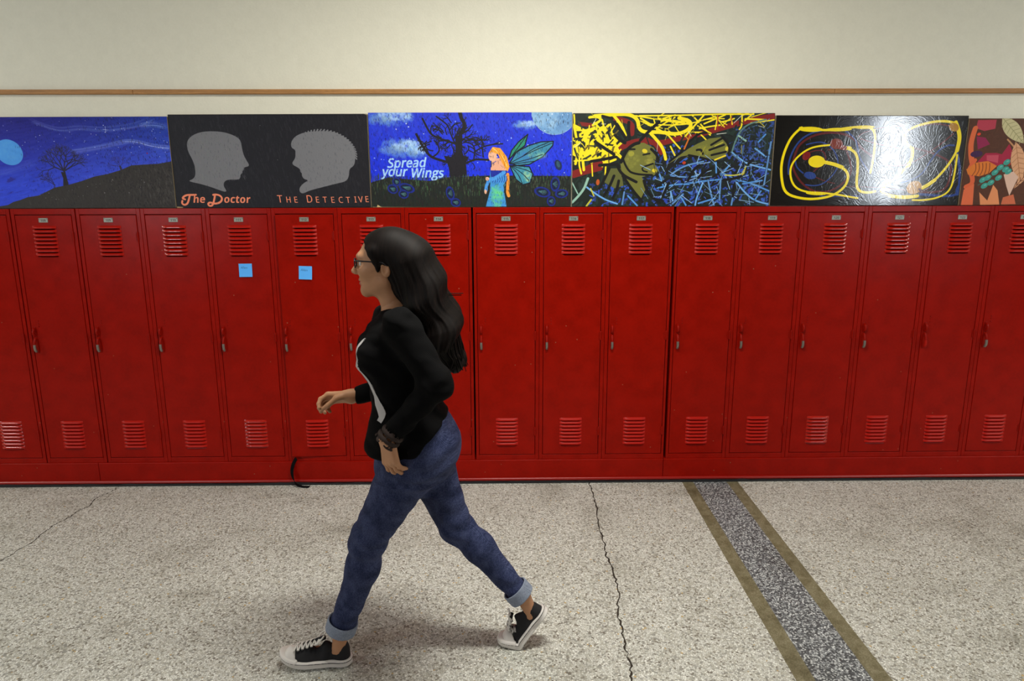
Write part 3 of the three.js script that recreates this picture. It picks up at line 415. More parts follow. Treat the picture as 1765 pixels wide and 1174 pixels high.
function tangle() {
  const [c, x] = quadCanvas([72, 66], [1650, 74], [98, 806]), R = rngOf(44);
  poly(x, [[0, 0], [1800, 0], [1800, 900], [0, 900]], '#14201c');
  brush(x, 500, R, 60, 1700, 60, 800, (a, b, R) => ['#1c2f28', '#0f1514', '#243430'][R() * 3 | 0], 8, 16, 20, 50, () => R() * 3);
  const Y = '#f4de1e', r = '#7d1a17', K = '#0b0c0c', O = '#6f7030', B1 = '#4f8fd8', B2 = '#2f4fb8', P = '#8fb8a8';
  brush(x, 520, R, 640, 1700, 330, 800, (a, b, R) => [B2, '#2a45a8', '#233a7c', '#3a62c0'][R() * 4 | 0], 7, 14, 12, 36, () => R() * 6.28);
  brush(x, 150, R, 1330, 1700, 90, 460, (a, b, R) => ['#2a4590', '#20304c', '#35508c'][R() * 3 | 0], 5, 9, 12, 44, () => R() * 6.28);
  brush(x, 120, R, 250, 650, 620, 800, (a, b, R) => [B2, '#233a7c', '#1c2f28'][R() * 3 | 0], 6, 10, 12, 36, () => R() * 6.28);
  brush(x, 260, R, 640, 1700, 330, 800, (a, b, R) => ['#0c1012', '#14231d', '#10161c'][R() * 3 | 0], 7, 13, 24, 70, () => R() * 6.28);
  // red sweeps
  line(x, [[110, 540], [260, 480], [400, 380], [520, 300], [640, 280], [760, 310], [900, 270], [1100, 230], [1300, 170], [1500, 120], [1640, 100]], 44, r); line(x, [[100, 545], [180, 520], [300, 490]], 60, r); line(x, [[130, 150], [220, 160]], 30, r); line(x, [[640, 270], [720, 290], [780, 380]], 34, r); line(x, [[400, 110], [540, 130], [540, 230]], 36, r);
  // yellow
  for (const q of [[190, 240, 56, 30], [300, 225, 60, 36], [270, 320, 60, 60], [380, 270, 44, 60], [230, 400, 50, 36], [340, 390, 44, 30], [120, 380, 26, 46]]) ell(x, ...q, Y, R() * 2);
  brush(x, 60, R, 90, 440, 180, 430, (a, b, R) => Y, 9, 16, 40, 90, () => R() * 6.28); brush(x, 34, R, 90, 440, 170, 430, (a, b, R) => ['#14201c', '#2a3524', '#6a5a1c'][R() * 3 | 0], 5, 12, 24, 60, () => R() * 6.28); brush(x, 26, R, 560, 1480, 80, 240, (a, b, R) => Y, 5, 9, 70, 160, () => (R() - 0.5) * 1.6); brush(x, 30, R, 480, 1500, 80, 240, (a, b, R) => ['#14201c', '#1c2f28'][R() * 2 | 0], 5, 12, 30, 70, () => R() * 6.28);
  const y = (pts, w = 16) => line(x, pts, w, Y);
  y([[80, 80], [90, 150], [80, 200], [160, 200], [260, 190]], 12); y([[200, 100], [260, 90], [300, 120], [230, 160]], 20); y([[240, 90], [420, 75], [520, 80], [580, 120], [590, 190], [640, 220], [760, 215], [900, 240], [1000, 190], [990, 130], [900, 110]], 28); y([[560, 90], [800, 130], [1000, 160]], 12); y([[600, 110], [820, 240]], 14); y([[690, 230], [760, 300], [800, 360], [820, 430]], 24); y([[380, 80], [450, 150], [490, 240]], 22); y([[590, 90], [900, 90], [1200, 80], [1480, 84]], 12); y([[1090, 90], [1000, 200], [960, 250]], 14); y([[1200, 90], [1190, 200]], 10); y([[1390, 90], [1400, 170], [1380, 200]], 12); y([[900, 90], [1020, 190]], 10); y([[640, 150], [900, 180], [1180, 100]], 10); y([[700, 110], [740, 220]], 10); y([[1050, 170], [1160, 230]], 10); y([[100, 440], [260, 430], [400, 415]], 12); y([[150, 340], [130, 440], [160, 540]], 14); y([[300, 120], [330, 220], [350, 290]], 14); y([[240, 470], [250, 560]], 10); y([[350, 440], [350, 550]], 12); y([[850, 330], [890, 400]], 12); y([[820, 100], [930, 250]], 8); y([[1300, 90], [1320, 160]], 10);
  // a head with flying hair and a raised hand in olive and black
  const F = (pts, col) => poly(x, pts, col);
  F([[520, 340], [560, 300], [640, 300], [720, 340], [745, 400], [735, 470], [770, 520], [740, 555], [690, 560], [640, 570], [690, 640], [640, 760], [560, 640], [480, 540], [460, 440]], O); F([[380, 500], [470, 500], [500, 640], [430, 660], [330, 600]], '#5d6030');
  soft(x, 560, 440, 46, 60, '150,150,60', 0.18, 40, R); soft(x, 690, 440, 30, 50, '165,160,66', 0.18, 30, R); ell(x, 650, 365, 22, 16, '#d8c42a', 0.4); ell(x, 735, 520, 18, 14, '#d8c42a', 0.4); ell(x, 545, 385, 24, 20, '#9a9838'); 
  const k = (pts, w) => line(x, pts, w, K);
  k([[470, 450], [500, 360], [560, 310], [600, 300]], 26); k([[480, 420], [520, 520], [600, 550], [720, 555]], 16); k([[640, 395], [690, 385]], 12); k([[650, 490], [720, 465]], 14); k([[640, 500], [640, 520], [680, 530]], 12); k([[700, 350], [760, 400], [760, 470]], 20); k([[510, 350], [570, 350]], 14);
  for (const s of [[[255, 290], [330, 340], [410, 390]], [[410, 240], [450, 280], [490, 300]], [[400, 140], [450, 200], [490, 260]], [[510, 140], [510, 200], [525, 270]], [[745, 140], [680, 200], [610, 280]], [[230, 445], [320, 430], [420, 410]], [[300, 475], [380, 470], [440, 470]]]) k(s, 24);
  k([[300, 90], [380, 110]], 18); for (const s of [[[380, 500], [350, 580], [310, 660]], [[420, 560], [390, 650], [350, 720]], [[460, 600], [450, 680], [420, 740]], [[440, 470], [460, 540], [600, 610]], [[490, 560], [560, 660], [660, 770]], [[660, 600], [690, 700], [800, 780]]]) k(s, 22);
  F([[820, 480], [900, 420], [990, 350], [1060, 310], [1150, 270], [1240, 260], [1300, 320], [1310, 370], [1270, 420], [1200, 440], [1120, 420], [1010, 400], [900, 470], [830, 520]], O); F([[820, 480], [940, 410], [1000, 400], [900, 480], [830, 530]], '#151614'); soft(x, 1130, 360, 70, 36, '150,150,56', 0.2, 40, R);
  for (const s of [[[1170, 320], [1250, 270]], [[1160, 360], [1270, 320]], [[1180, 400], [1290, 375]], [[1060, 360], [1090, 350], [1110, 390]], [[1000, 290], [1060, 230], [1120, 225]], [[1240, 240], [1300, 300], [1320, 370]], [[1000, 400], [1100, 420], [1200, 445]], [[850, 450], [940, 380], [990, 290]]]) k(s, 17);
  line(x, [[1210, 438], [1290, 405]], 13, '#e8d028'); ell(x, 1295, 350, 12, 18, '#c8bc3a'); line(x, [[1200, 330], [1260, 300]], 8, '#b8b03a');
  const b = (pts, w = 13) => { line(x, pts, w + 5, '#12182a'); line(x, pts, w, [B1, '#6aa6e6', '#5a8cc8'][R() * 3 | 0]); };
  b([[870, 560], [1000, 580], [1100, 560]]); b([[870, 555], [940, 490], [1120, 450]]); b([[870, 640], [1010, 625], [1180, 600], [1350, 590], [1500, 620], [1690, 700]]); b([[1340, 380], [1440, 460], [1540, 490], [1660, 520]]); b([[1640, 300], [1630, 480], [1620, 640]]); b([[1400, 620], [1470, 700], [1560, 770], [1690, 800]]); b([[1130, 620], [1090, 740], [1085, 800]]); b([[1170, 600], [1200, 700], [1235, 800]]); b([[890, 800], [980, 710]]); b([[970, 740], [1010, 800]]); b([[1270, 600], [1275, 760]]); b([[1380, 740], [1375, 800]]); b([[1600, 690], [1560, 760]]); b([[1110, 785], [1240, 745]]); b([[1540, 300], [1590, 240]]); b([[1520, 350], [1610, 415]]); b([[780, 550], [820, 650]]); b([[1450, 630], [1600, 605]]); b([[210, 650], [330, 740], [460, 785]]); b([[510, 690], [500, 790]]); b([[540, 720], [620, 800]]); b([[770, 660], [900, 630], [1020, 630]]); b([[880, 690], [900, 760]]); b([[1220, 460], [1230, 540]]); b([[1330, 480], [1270, 560]]); b([[1290, 545], [1420, 610]], 9);
  line(x, [[100, 770], [180, 690], [215, 580]], 20, P); line(x, [[90, 610], [140, 700]], 10, P); line(x, [[1340, 370], [1360, 260], [1430, 160], [1580, 125]], 12, '#5c7f78'); line(x, [[1380, 250], [1440, 290]], 14, P); line(x, [[1300, 560], [1440, 570], [1460, 490]], 10, '#c8c23c'); ell(x, 1445, 540, 10, 26, '#c8b820', 0.3);
  for (let i = 0; i < 110; i++) { const px = 700 + R() * 920, py = 440 + R() * 350, a = R() * 6.28, l = 40 + R() * 90; line(x, [[px, py], [px + Math.cos(a) * l, py + Math.sin(a) * l]], 2 + R() * 3, ['#9cc4ea', '#0c1018', '#7da8d8'][R() * 3 | 0]); }
  for (let i = 0; i < 40; i++) { const px = 1330 + R() * 320, py = 130 + R() * 330, a = R() * 6.28, l = 30 + R() * 80; line(x, [[px, py], [px + Math.cos(a) * l, py + Math.sin(a) * l]], 2 + R() * 4, ['#5c86b0', '#0c1018', '#405c80'][R() * 3 | 0]); }
  for (const s of [[[1010, 600], [1040, 520], [1090, 480]], [[1090, 580], [1130, 530], [1200, 500]], [[830, 600], [760, 650]], [[1290, 600], [1380, 590], [1430, 570]], [[860, 620], [820, 720]], [[1380, 640], [1380, 730]], [[1510, 440], [1480, 470]]]) k(s, 22);
  ell(x, 295, 610, 14, 24, '#b8521e'); ell(x, 968, 460, 14, 12, '#b83a1e'); line(x, [[960, 350], [1000, 240]], 12, '#c86a1e'); line(x, [[240, 660], [270, 720]], 10, '#c8c23c'); line(x, [[215, 800], [250, 750]], 14, '#b8b83a'); line(x, [[1200, 90], [1210, 200]], 8, '#a83018'); line(x, [[1310, 100], [1310, 150]], 8, '#a83018');
  for (let i = 0; i < 30; i++) { const px = 90 + R() * 1500, py = 90 + R() * 260, a = R() * 6.28, l = 30 + R() * 60; line(x, [[px, py], [px + Math.cos(a) * l, py + Math.sin(a) * l]], 2 + R() * 3, ['#d8dcd0', '#101412', '#c8b820'][R() * 3 | 0]); }
  return c;
}
function swirls() {
  const [c, x] = quadCanvas([62, 62], [1320, 86], [112, 676]), R = rngOf(55);
  poly(x, [[0, 0], [1800, 0], [1800, 900], [0, 900]], '#0d0d0e');
  const Y = '#f6de10', r = '#5e1a1c', b = '#243f86';
  const L = (pts, w, col) => line(x, pts, w, col);
  L([[660, 300], [740, 360]], 5, r); L([[640, 230], [760, 270], [900, 295]], 10, r); L([[620, 215], [640, 190], [690, 178]], 8, r); L([[720, 165], [820, 148], [900, 150]], 6, r); L([[960, 160], [1060, 140], [1140, 138], [1210, 155]], 10, r);
  L([[1000, 298], [1090, 320], [1170, 350], [1250, 390], [1275, 440], [1280, 520], [1262, 590], [1180, 605], [1100, 600]], 14, r); L([[1240, 205], [1190, 260], [1110, 325], [1000, 405], [920, 420], [840, 412]], 11, r); L([[1000, 585], [900, 570], [700, 555], [600, 552]], 6, r);
  L([[220, 400], [225, 300], [260, 240], [340, 195], [430, 182], [520, 192], [600, 230], [660, 300], [740, 350]], 15, r); L([[220, 400], [250, 470], [330, 550], [400, 585], [480, 590], [550, 555], [590, 510]], 13, r); L([[560, 310], [600, 380], [620, 460], [590, 510]], 12, r); L([[480, 290], [440, 300]], 10, r); L([[390, 485], [440, 510], [520, 530]], 6, r); L([[370, 445], [380, 425], [410, 410]], 9, r); L([[310, 320], [350, 300], [410, 305], [432, 350], [430, 370]], 8, r);
  L([[205, 460], [190, 400], [205, 300], [250, 220], [320, 180], [370, 172]], 12, b); L([[530, 175], [600, 215], [630, 290], [660, 370], [740, 460]], 10, b); L([[290, 262], [340, 248], [400, 246], [480, 300], [525, 390], [510, 460], [450, 530], [390, 545], [330, 535]], 9, b); L([[300, 455], [250, 420], [235, 370]], 9, b); L([[900, 545], [1000, 530], [1090, 480], [1120, 400], [1160, 320], [1220, 280], [1260, 285]], 12, b); L([[1290, 330], [1330, 430], [1345, 520], [1360, 600], [1330, 632], [1230, 628], [1100, 615]], 17, b); L([[440, 615], [600, 622], [700, 618]], 7, b); L([[1000, 480], [1100, 430], [1200, 390]], 5, '#5a6270');
  ell(x, 1352, 590, 18, 40, b); ell(x, 348, 472, 42, 24, b, 0.3);
  L([[230, 150], [340, 165], [450, 168], [560, 152], [660, 146], [715, 170], [735, 230], [745, 330], [745, 460]], 16, Y); L([[720, 170], [740, 250], [744, 320]], 10, Y); ell(x, 300, 160, 80, 17, Y, 0.05); ell(x, 480, 165, 90, 12, Y); ell(x, 650, 152, 66, 12, Y);
  L([[240, 148], [190, 190], [155, 290], [145, 390], [160, 480], [190, 570], [240, 610], [350, 636], [450, 632], [530, 610], [590, 560], [606, 500], [590, 450], [540, 415], [470, 390], [420, 380]], 17, Y); L([[440, 268], [360, 272], [290, 300], [230, 360], [208, 420], [225, 500], [270, 560], [350, 588], [440, 592], [540, 605], [690, 634]], 13, Y); ell(x, 410, 596, 70, 12, Y, 0.06);
  ell(x, 376, 378, 56, 40, Y, 0.2); L([[410, 380], [480, 392], [550, 420]], 24, Y); L([[540, 286], [600, 300], [640, 350], [656, 430], [662, 520], [680, 580], [740, 600], [800, 590]], 17, Y); L([[540, 288], [580, 292]], 24, Y);
  L([[1090, 625], [1000, 632], [900, 620], [830, 590], [850, 560], [930, 490], [980, 420], [1004, 350], [990, 300], [940, 260], [918, 200], [960, 160], [1060, 128], [1150, 118], [1230, 130], [1262, 160], [1290, 240], [1290, 320], [1250, 420], [1190, 510], [1140, 555], [1100, 570]], 17, Y); L([[1240, 130], [1270, 180], [1290, 240], [1288, 320]], 26, Y); L([[1295, 350], [1306, 480], [1300, 600], [1220, 645], [1130, 658], [1060, 654]], 13, Y); L([[900, 622], [990, 640], [1085, 628]], 22, Y); L([[1180, 520], [1140, 555], [1100, 575]], 26, Y); L([[990, 300], [1004, 350], [990, 420]], 22, Y);
  ell(x, 302, 338, 26, 30, '#7c1416', 0.3); ell(x, 486, 260, 44, 34, '#7a2a18', 0.4); L([[510, 280], [545, 290]], 30, '#7a2a18'); ell(x, 1054, 568, 50, 46, '#c08a1c'); ell(x, 1235, 162, 36, 26, '#b07c1a', 0.6); L([[1040, 545], [1060, 560], [1075, 590]], 5, '#8a5a14'); L([[1090, 580], [1120, 600], [1150, 575]], 15, '#4e1416'); 
  return c;
}
function leaves() {
  const [c, x] = quadCanvas([1330, 92], [2586, 116], [1415, 690]), R = rngOf(66);
  poly(x, [[1200, 0], [2800, 0], [2800, 900], [1200, 900]], '#54301f');
  brush(x, 2600, R, 1320, 2660, 80, 700, (a, b, R) => { const v = R() * 30; return `rgba(${70 + v | 0},${40 + v * 0.7 | 0},${28 + v * 0.5 | 0},0.4)`; }, 3, 6, 8, 24, () => R() * 6);
  const leaf = (cx, cy, l, w, rot, col, vein) => { x.save(); x.translate(cx, cy); x.rotate(rot); x.beginPath(); x.moveTo(-l, 0); x.quadraticCurveTo(-l * 0.2, -w * 1.5, l, 0); x.quadraticCurveTo(-l * 0.2, w * 1.5, -l, 0); x.fillStyle = col; x.fill(); x.lineWidth = 4; x.strokeStyle = vein; x.beginPath(); x.moveTo(-l, 0); x.lineTo(l, 0); for (let i = -3; i < 4; i++) { x.moveTo(i * l / 4, 0); x.lineTo(i * l / 4 + l * 0.16, -w * 0.6); x.moveTo(i * l / 4, 0); x.lineTo(i * l / 4 + l * 0.16, w * 0.6); } x.stroke(); x.restore(); };
  poly(x, [[1388, 105], [1510, 105], [1518, 165], [1450, 180], [1390, 160]], '#b33a4c'); line(x, [[1385, 160], [1378, 240], [1400, 330], [1425, 390]], 34, '#d9683c'); line(x, [[1440, 380], [1410, 440], [1450, 480], [1470, 540], [1430, 560]], 30, '#d8623a'); poly(x, [[1420, 580], [1480, 540], [1510, 690], [1430, 690]], '#dd6a42'); poly(x, [[1408, 215], [1470, 225], [1512, 270], [1440, 305]], '#8f1f4c'); ell(x, 1440, 335, 40, 22, '#3f1f4a');
  poly(x, [[1460, 390], [1500, 330], [1570, 330], [1610, 340], [1640, 270], [1680, 330], [1670, 380], [1610, 420], [1540, 400]], '#a3203f'); poly(x, [[1690, 370], [1710, 390], [1680, 420], [1640, 400]], '#a8301f'); poly(x, [[1510, 345], [1590, 345], [1600, 400], [1520, 380]], '#c24a5e'); ell(x, 1420, 200, 12, 10, '#e2432a');
  poly(x, [[1400, 440], [1450, 395], [1530, 385], [1600, 420], [1560, 470], [1500, 490], [1420, 475]], '#d9772c'); for (let i = 0; i < 5; i++) line(x, [[1450 + i * 24, 400], [1470 + i * 22, 440], [1450 + i * 26, 485]], 5, '#7c3c1c');
  leaf(1640, 180, 130, 62, 0.75, '#c8bf92', '#9a9468'); line(x, [[1620, 240], [1690, 300], [1730, 350]], 10, '#c08a5e'); leaf(1735, 400, 150, 60, 1.2, '#d8a27a', '#b07850'); poly(x, [[1660, 480], [1720, 460], [1765, 500], [1740, 630], [1700, 560]], '#dcb8a4');
  line(x, [[1510, 550], [1600, 480], [1680, 400]], 8, '#4a5a50'); for (const [a, b2] of [[1530, 515], [1560, 500], [1598, 465], [1632, 502], [1552, 556], [1590, 535], [1664, 445], [1686, 460], [1624, 430], [1658, 395]]) { ell(x, a, b2, 23, 19, '#3f9a8e', -0.6); ell(x, a + 4, b2 - 5, 9, 6, '#62b8aa', -0.6); }
  poly(x, [[1530, 600], [1600, 660], [1610, 550], [1650, 590], [1690, 690], [1560, 690]], '#e08f5e'); poly(x, [[1700, 640], [1765, 620], [1800, 690], [1700, 690]], '#cc6a48');
  for (let i = 0; i < 26; i++) leaf(1800 + R() * 760, 110 + R() * 560, 50 + R() * 80, 22 + R() * 34, R() * 6.28, ['#b8402c', '#d9772c', '#a3203f', '#c8bf92', '#d8a27a', '#7c5a2c'][R() * 6 | 0], '#6a3a22');
  return c;
}
function bumpCanvas(kind, seed) {
  const [c, x] = canvasOf(PW, PH), R = rngOf(seed); x.lineCap = 'round'; x.fillStyle = '#808080'; x.fillRect(0, 0, PW, PH);
  if (kind === 'tile') { for (let i = 0; i < 5200; i++) { const px = R() * PW, py = R() * PH, v = R() < 0.75 ? 40 + R() * 50 | 0 : 150; line(x, [[px, py], [px + (R() - 0.5) * 4, py + 4], [px + (R() - 0.5) * 5, py + 4 + R() * 8]], 1.5 + R() * 2, `rgb(${v},${v},${v})`); } }
  else for (let i = 0; i < 2600; i++) { const px = R() * PW, py = R() * PH, a = noise3(px / 160, py / 160, seed) * 9 + (R() - 0.5) * 0.6, l = 24 + R() * 70, v = 100 + R() * 60 | 0; line(x, [[px, py], [px + Math.cos(a) * l / 2, py + Math.sin(a) * l / 2], [px + Math.cos(a + 0.4) * l, py + Math.sin(a + 0.4) * l]], 2 + R() * 5, `rgba(${v},${v},${v},0.55)`); }
  return canvasTex(c, false);
}
const tileBump = bumpCanvas('tile', 7), strokeBump = bumpCanvas('brush', 8);
M.boardEdge = new THREE.MeshStandardMaterial({ color: 0x9c8f74, roughness: 0.85 });
const BX = [-3.01, -1.875, -0.7595, 0.3904, 1.5356, 2.6389, 3.73];
const BTOP = [2.1855, 2.198, 2.206, 2.2005, 2.185, 2.1675];
[[nightHill, 'painted board of a blue moonlit night over a dark hill', 'tile'], [silhouettes, 'black painted board with two grey head silhouettes in profile', 'tile'], [fairyNight, 'blue painted board of a winged fairy beside a bare tree', 'tile'],
  [tangle, 'painted board of tangled yellow and blue lines around an olive face', 'brush'], [swirls, 'glossy black board with looping yellow, red and blue lines', 'gloss'], [leaves, 'brown board painted with autumn leaves, cut by the right edge', 'tile']].forEach(([draw, label, kind], i) => {
  const x0 = BX[i] + 0.002, x1 = BX[i + 1] - 0.002, y0 = LT + 0.0006, y1 = BTOP[i], w = x1 - x0, h = y1 - y0, tex = canvasTex(draw());
  const t = thing('painted_board', label, 'painting', [(x0 + x1) / 2, y0, -0.016], 'painted boards above the lockers');
  t.rotation.z = [0.002, 0.002, 0.001, -0.001, -0.003, -0.002][i]; t.rotation.y = [0.002, -0.001, 0.001, 0, 0.002, 0.001][i]; if (t.rotation.z) t.position.y += Math.abs(t.rotation.z) * w / 2;
  mesh('board', rbox(-w / 2, w / 2, 0, h, -0.0085, 0.0075, 0.003), M.boardEdge, t);
  const g = rbox(-w / 2 + 0.0006, w / 2 - 0.0006, 0.0006, h - 0.0006, -0.002, 0.0085, 0.003), p = g.attributes.position, uv = g.attributes.uv;
  for (let k = 0; k < p.count; k++) uv.setXY(k, p.getX(k) / w + 0.5, p.getY(k) / h);
  const m = kind === 'gloss' ? new THREE.MeshPhysicalMaterial({ map: tex, bumpMap: strokeBump, bumpScale: 0.0009, roughness: 0.125 }) : kind === 'brush' ? new THREE.MeshPhysicalMaterial({ map: tex, bumpMap: strokeBump, bumpScale: 0.0015, roughness: 0.5, specularIntensity: 0.6 }) : new THREE.MeshPhysicalMaterial({ map: tex, bumpMap: tileBump, bumpScale: 0.0012, roughness: 0.55, specularIntensity: 0.4 });
  mesh('painted_face', g, m, t);
});
// ------------------------------------------------------------------ the walking girl
const PB = V(-0.36, 0, 1.6);   // where she stands
function nets(sdf, lo, hi, h) {   // surface nets of a signed distance field
  const n = [0, 1, 2].map((k) => Math.ceil((hi[k] - lo[k]) / h) + 1), [nx, ny, nz] = n, F = new Float32Array(nx * ny * nz), id = new Int32Array(nx * ny * nz).fill(-1), pos = [], idx = [];
  const at = (i, j, k) => (k * ny + j) * nx + i;
  for (let k = 0; k < nz; k++) for (let j = 0; j < ny; j++) for (let i = 0; i < nx; i++) F[at(i, j, k)] = sdf(lo[0] + i * h, lo[1] + j * h, lo[2] + k * h);
  for (let k = 0; k < nz - 1; k++) for (let j = 0; j < ny - 1; j++) for (let i = 0; i < nx - 1; i++) {
    let m = 0, x = 0, y = 0, z = 0, c = 0;
    for (let q = 0; q < 8; q++) if (F[at(i + (q & 1), j + (q >> 1 & 1), k + (q >> 2))] < 0) m |= 1 << q;
    if (!m || m === 255) continue;
    for (let a = 0; a < 8; a++) for (const b of [a | 1, a | 2, a | 4]) if (b > a && ((m >> a ^ m >> b) & 1)) {
      const fa = F[at(i + (a & 1), j + (a >> 1 & 1), k + (a >> 2))], fb = F[at(i + (b & 1), j + (b >> 1 & 1), k + (b >> 2))], t = fa / (fa - fb);
      x += (a & 1) + t * ((b & 1) - (a & 1)); y += (a >> 1 & 1) + t * ((b >> 1 & 1) - (a >> 1 & 1)); z += (a >> 2) + t * ((b >> 2) - (a >> 2)); c++;
    }
    id[at(i, j, k)] = pos.length / 3; pos.push(lo[0] + (i + x / c) * h, lo[1] + (j + y / c) * h, lo[2] + (k + z / c) * h);
  }
  for (let k = 1; k < nz - 1; k++) for (let j = 1; j < ny - 1; j++) for (let i = 1; i < nx - 1; i++) {
    const s = F[at(i, j, k)] < 0;
    for (let a = 0; a < 3; a++) {
      const o = [[1, 0, 0], [0, 1, 0], [0, 0, 1]][a]; if (s === F[at(i + o[0], j + o[1], k + o[2])] < 0) continue;
      const [u, w] = [[[0, 1, 0], [0, 0, 1]], [[0, 0, 1], [1, 0, 0]], [[1, 0, 0], [0, 1, 0]]][a], g = (p, q) => id[at(i - p * u[0] - q * w[0], j - p * u[1] - q * w[1], k - p * u[2] - q * w[2])];
      const A = g(0, 0), B = g(1, 0), C = g(1, 1), D = g(0, 1); if (Math.min(A, B, C, D) < 0) continue;
      s ? idx.push(A, B, C, A, C, D) : idx.push(A, C, B, A, D, C);
    }
  }
  const N = new Float32Array(pos.length), uv = new Float32Array(pos.length / 3 * 2), e = h * 0.5;
  for (let i = 0; i < pos.length; i += 3) {
    const [x, y, z] = [pos[i], pos[i + 1], pos[i + 2]]; let a = sdf(x + e, y, z) - sdf(x - e, y, z), b = sdf(x, y + e, z) - sdf(x, y - e, z), c = sdf(x, y, z + e) - sdf(x, y, z - e); const l = Math.hypot(a, b, c) || 1;
    N[i] = a / l; N[i + 1] = b / l; N[i + 2] = c / l; uv[i / 3 * 2] = x + z * 0.35; uv[i / 3 * 2 + 1] = y;
  }
  const g = new THREE.BufferGeometry(); g.setAttribute('position', new THREE.Float32BufferAttribute(pos, 3)); g.setAttribute('normal', new THREE.BufferAttribute(N, 3)); g.setAttribute('uv', new THREE.BufferAttribute(uv, 2)); g.setIndex(idx); return g;
}
const smin = (a, b, k) => { const h = Math.max(k - Math.abs(a - b), 0) / k; return Math.min(a, b) - h * h * k * 0.25; };
const smax = (a, b, k) => -smin(-a, -b, k);
function cap(x, y, z, a, b, ra, rb) { const dx = b[0] - a[0], dy = b[1] - a[1], dz = b[2] - a[2], px = x - a[0], py = y - a[1], pz = z - a[2], t = clamp((px * dx + py * dy + pz * dz) / (dx * dx + dy * dy + dz * dz)); return Math.hypot(px - t * dx, py - t * dy, pz - t * dz) - (ra + (rb - ra) * t); }
function el(x, y, z, c, r) { const dx = (x - c[0]) / r[0], dy = (y - c[1]) / r[1], dz = (z - c[2]) / r[2], k = Math.hypot(dx, dy, dz); return (k - 1) * Math.min(r[0], r[1], r[2]) * (k > 1 ? 1 : 1); }
const SK = { shN: [-0.338, 1.305, 1.745], elN: [-0.218, 1.12, 1.80], wrN: [-0.386, 0.934, 1.795], shF: [-0.424, 1.285, 1.462], elF: [-0.345, 1.02, 1.40], wrF: [-0.585, 0.975, 1.43],
  hipN: [-0.325, 0.815, 1.685], knN: [-0.493, 0.512, 1.672], anN: [-0.619, 0.135, 1.655], hipF: [-0.308, 0.80, 1.522], knF: [-0.192, 0.497, 1.54], anF: [0.068, 0.195, 1.55], nkB: [-0.362, 1.31, 1.6], nkT: [-0.392, 1.42, 1.6] };
// torso as stacked ellipses: y, centre x, half depth, half width, turn
const TOR = [[0.74, -0.318, 0.11, 0.14, -0.1], [0.80, -0.318, 0.137, 0.166, -0.1], [0.86, -0.322, 0.146, 0.17, -0.08], [0.93, -0.332, 0.134, 0.156, -0.04], [1.0, -0.346, 0.118, 0.14, 0], [1.09, -0.362, 0.112, 0.138, 0.06], [1.17, -0.374, 0.12, 0.148, 0.1], [1.215, -0.376, 0.116, 0.152, 0.13], [1.275, -0.372, 0.095, 0.15, 0.16], [1.325, -0.366, 0.062, 0.115, 0.18], [1.36, -0.362, 0.045, 0.05, 0.18]];
function torso(x, y, z, grow = 0) {
  const yy = clamp(y, TOR[0][0], TOR[TOR.length - 1][0]); let i = 0; while (i < TOR.length - 2 && yy > TOR[i + 1][0]) i++;
  const A = TOR[i], B = TOR[i + 1], t = sstep(0, 1, (yy - A[0]) / (B[0] - A[0])), m = (k) => A[k] + (B[k] - A[k]) * t;
  const dz = z - 1.6, dx = x - m(1) - m(4) * dz, a = m(2) + grow, b = m(3) + grow, q = (Math.abs(dx / a) ** 2.3 + Math.abs(dz / b) ** 2.3) ** (1 / 2.3);
  let d = (q - 1) * Math.min(a, b); const e = Math.abs(y - yy); if (e > 0) d = Math.hypot(Math.max(d, 0), e) + Math.min(d, 0); return d;
}
function armN(x, y, z, g = 0) { return smin(cap(x, y, z, SK.shN, SK.elN, 0.055 + g, 0.043 + g), cap(x, y, z, SK.elN, SK.wrN, 0.043 + g, 0.028 + g), 0.03); }
function armF(x, y, z, g = 0) { return smin(cap(x, y, z, SK.shF, SK.elF, 0.053 + g, 0.042 + g), cap(x, y, z, SK.elF, SK.wrF, 0.042 + g, 0.028 + g), 0.03); }
const mid = (a, b, t, ox = 0, oy = 0, oz = 0) => [a[0] + (b[0] - a[0]) * t + ox, a[1] + (b[1] - a[1]) * t + oy, a[2] + (b[2] - a[2]) * t + oz];
function leg(x, y, z, hp, kn, an, g = 0) {
  const calf = mid(kn, an, 0.3, 0.012, 0, 0);
  return smin(smin(cap(x, y, z, hp, kn, 0.094 + g, 0.056 + g), cap(x, y, z, kn, calf, 0.054 + g, 0.052 + g), 0.03), cap(x, y, z, calf, an, 0.05 + g, 0.033 + g * 1.6), 0.03);
}
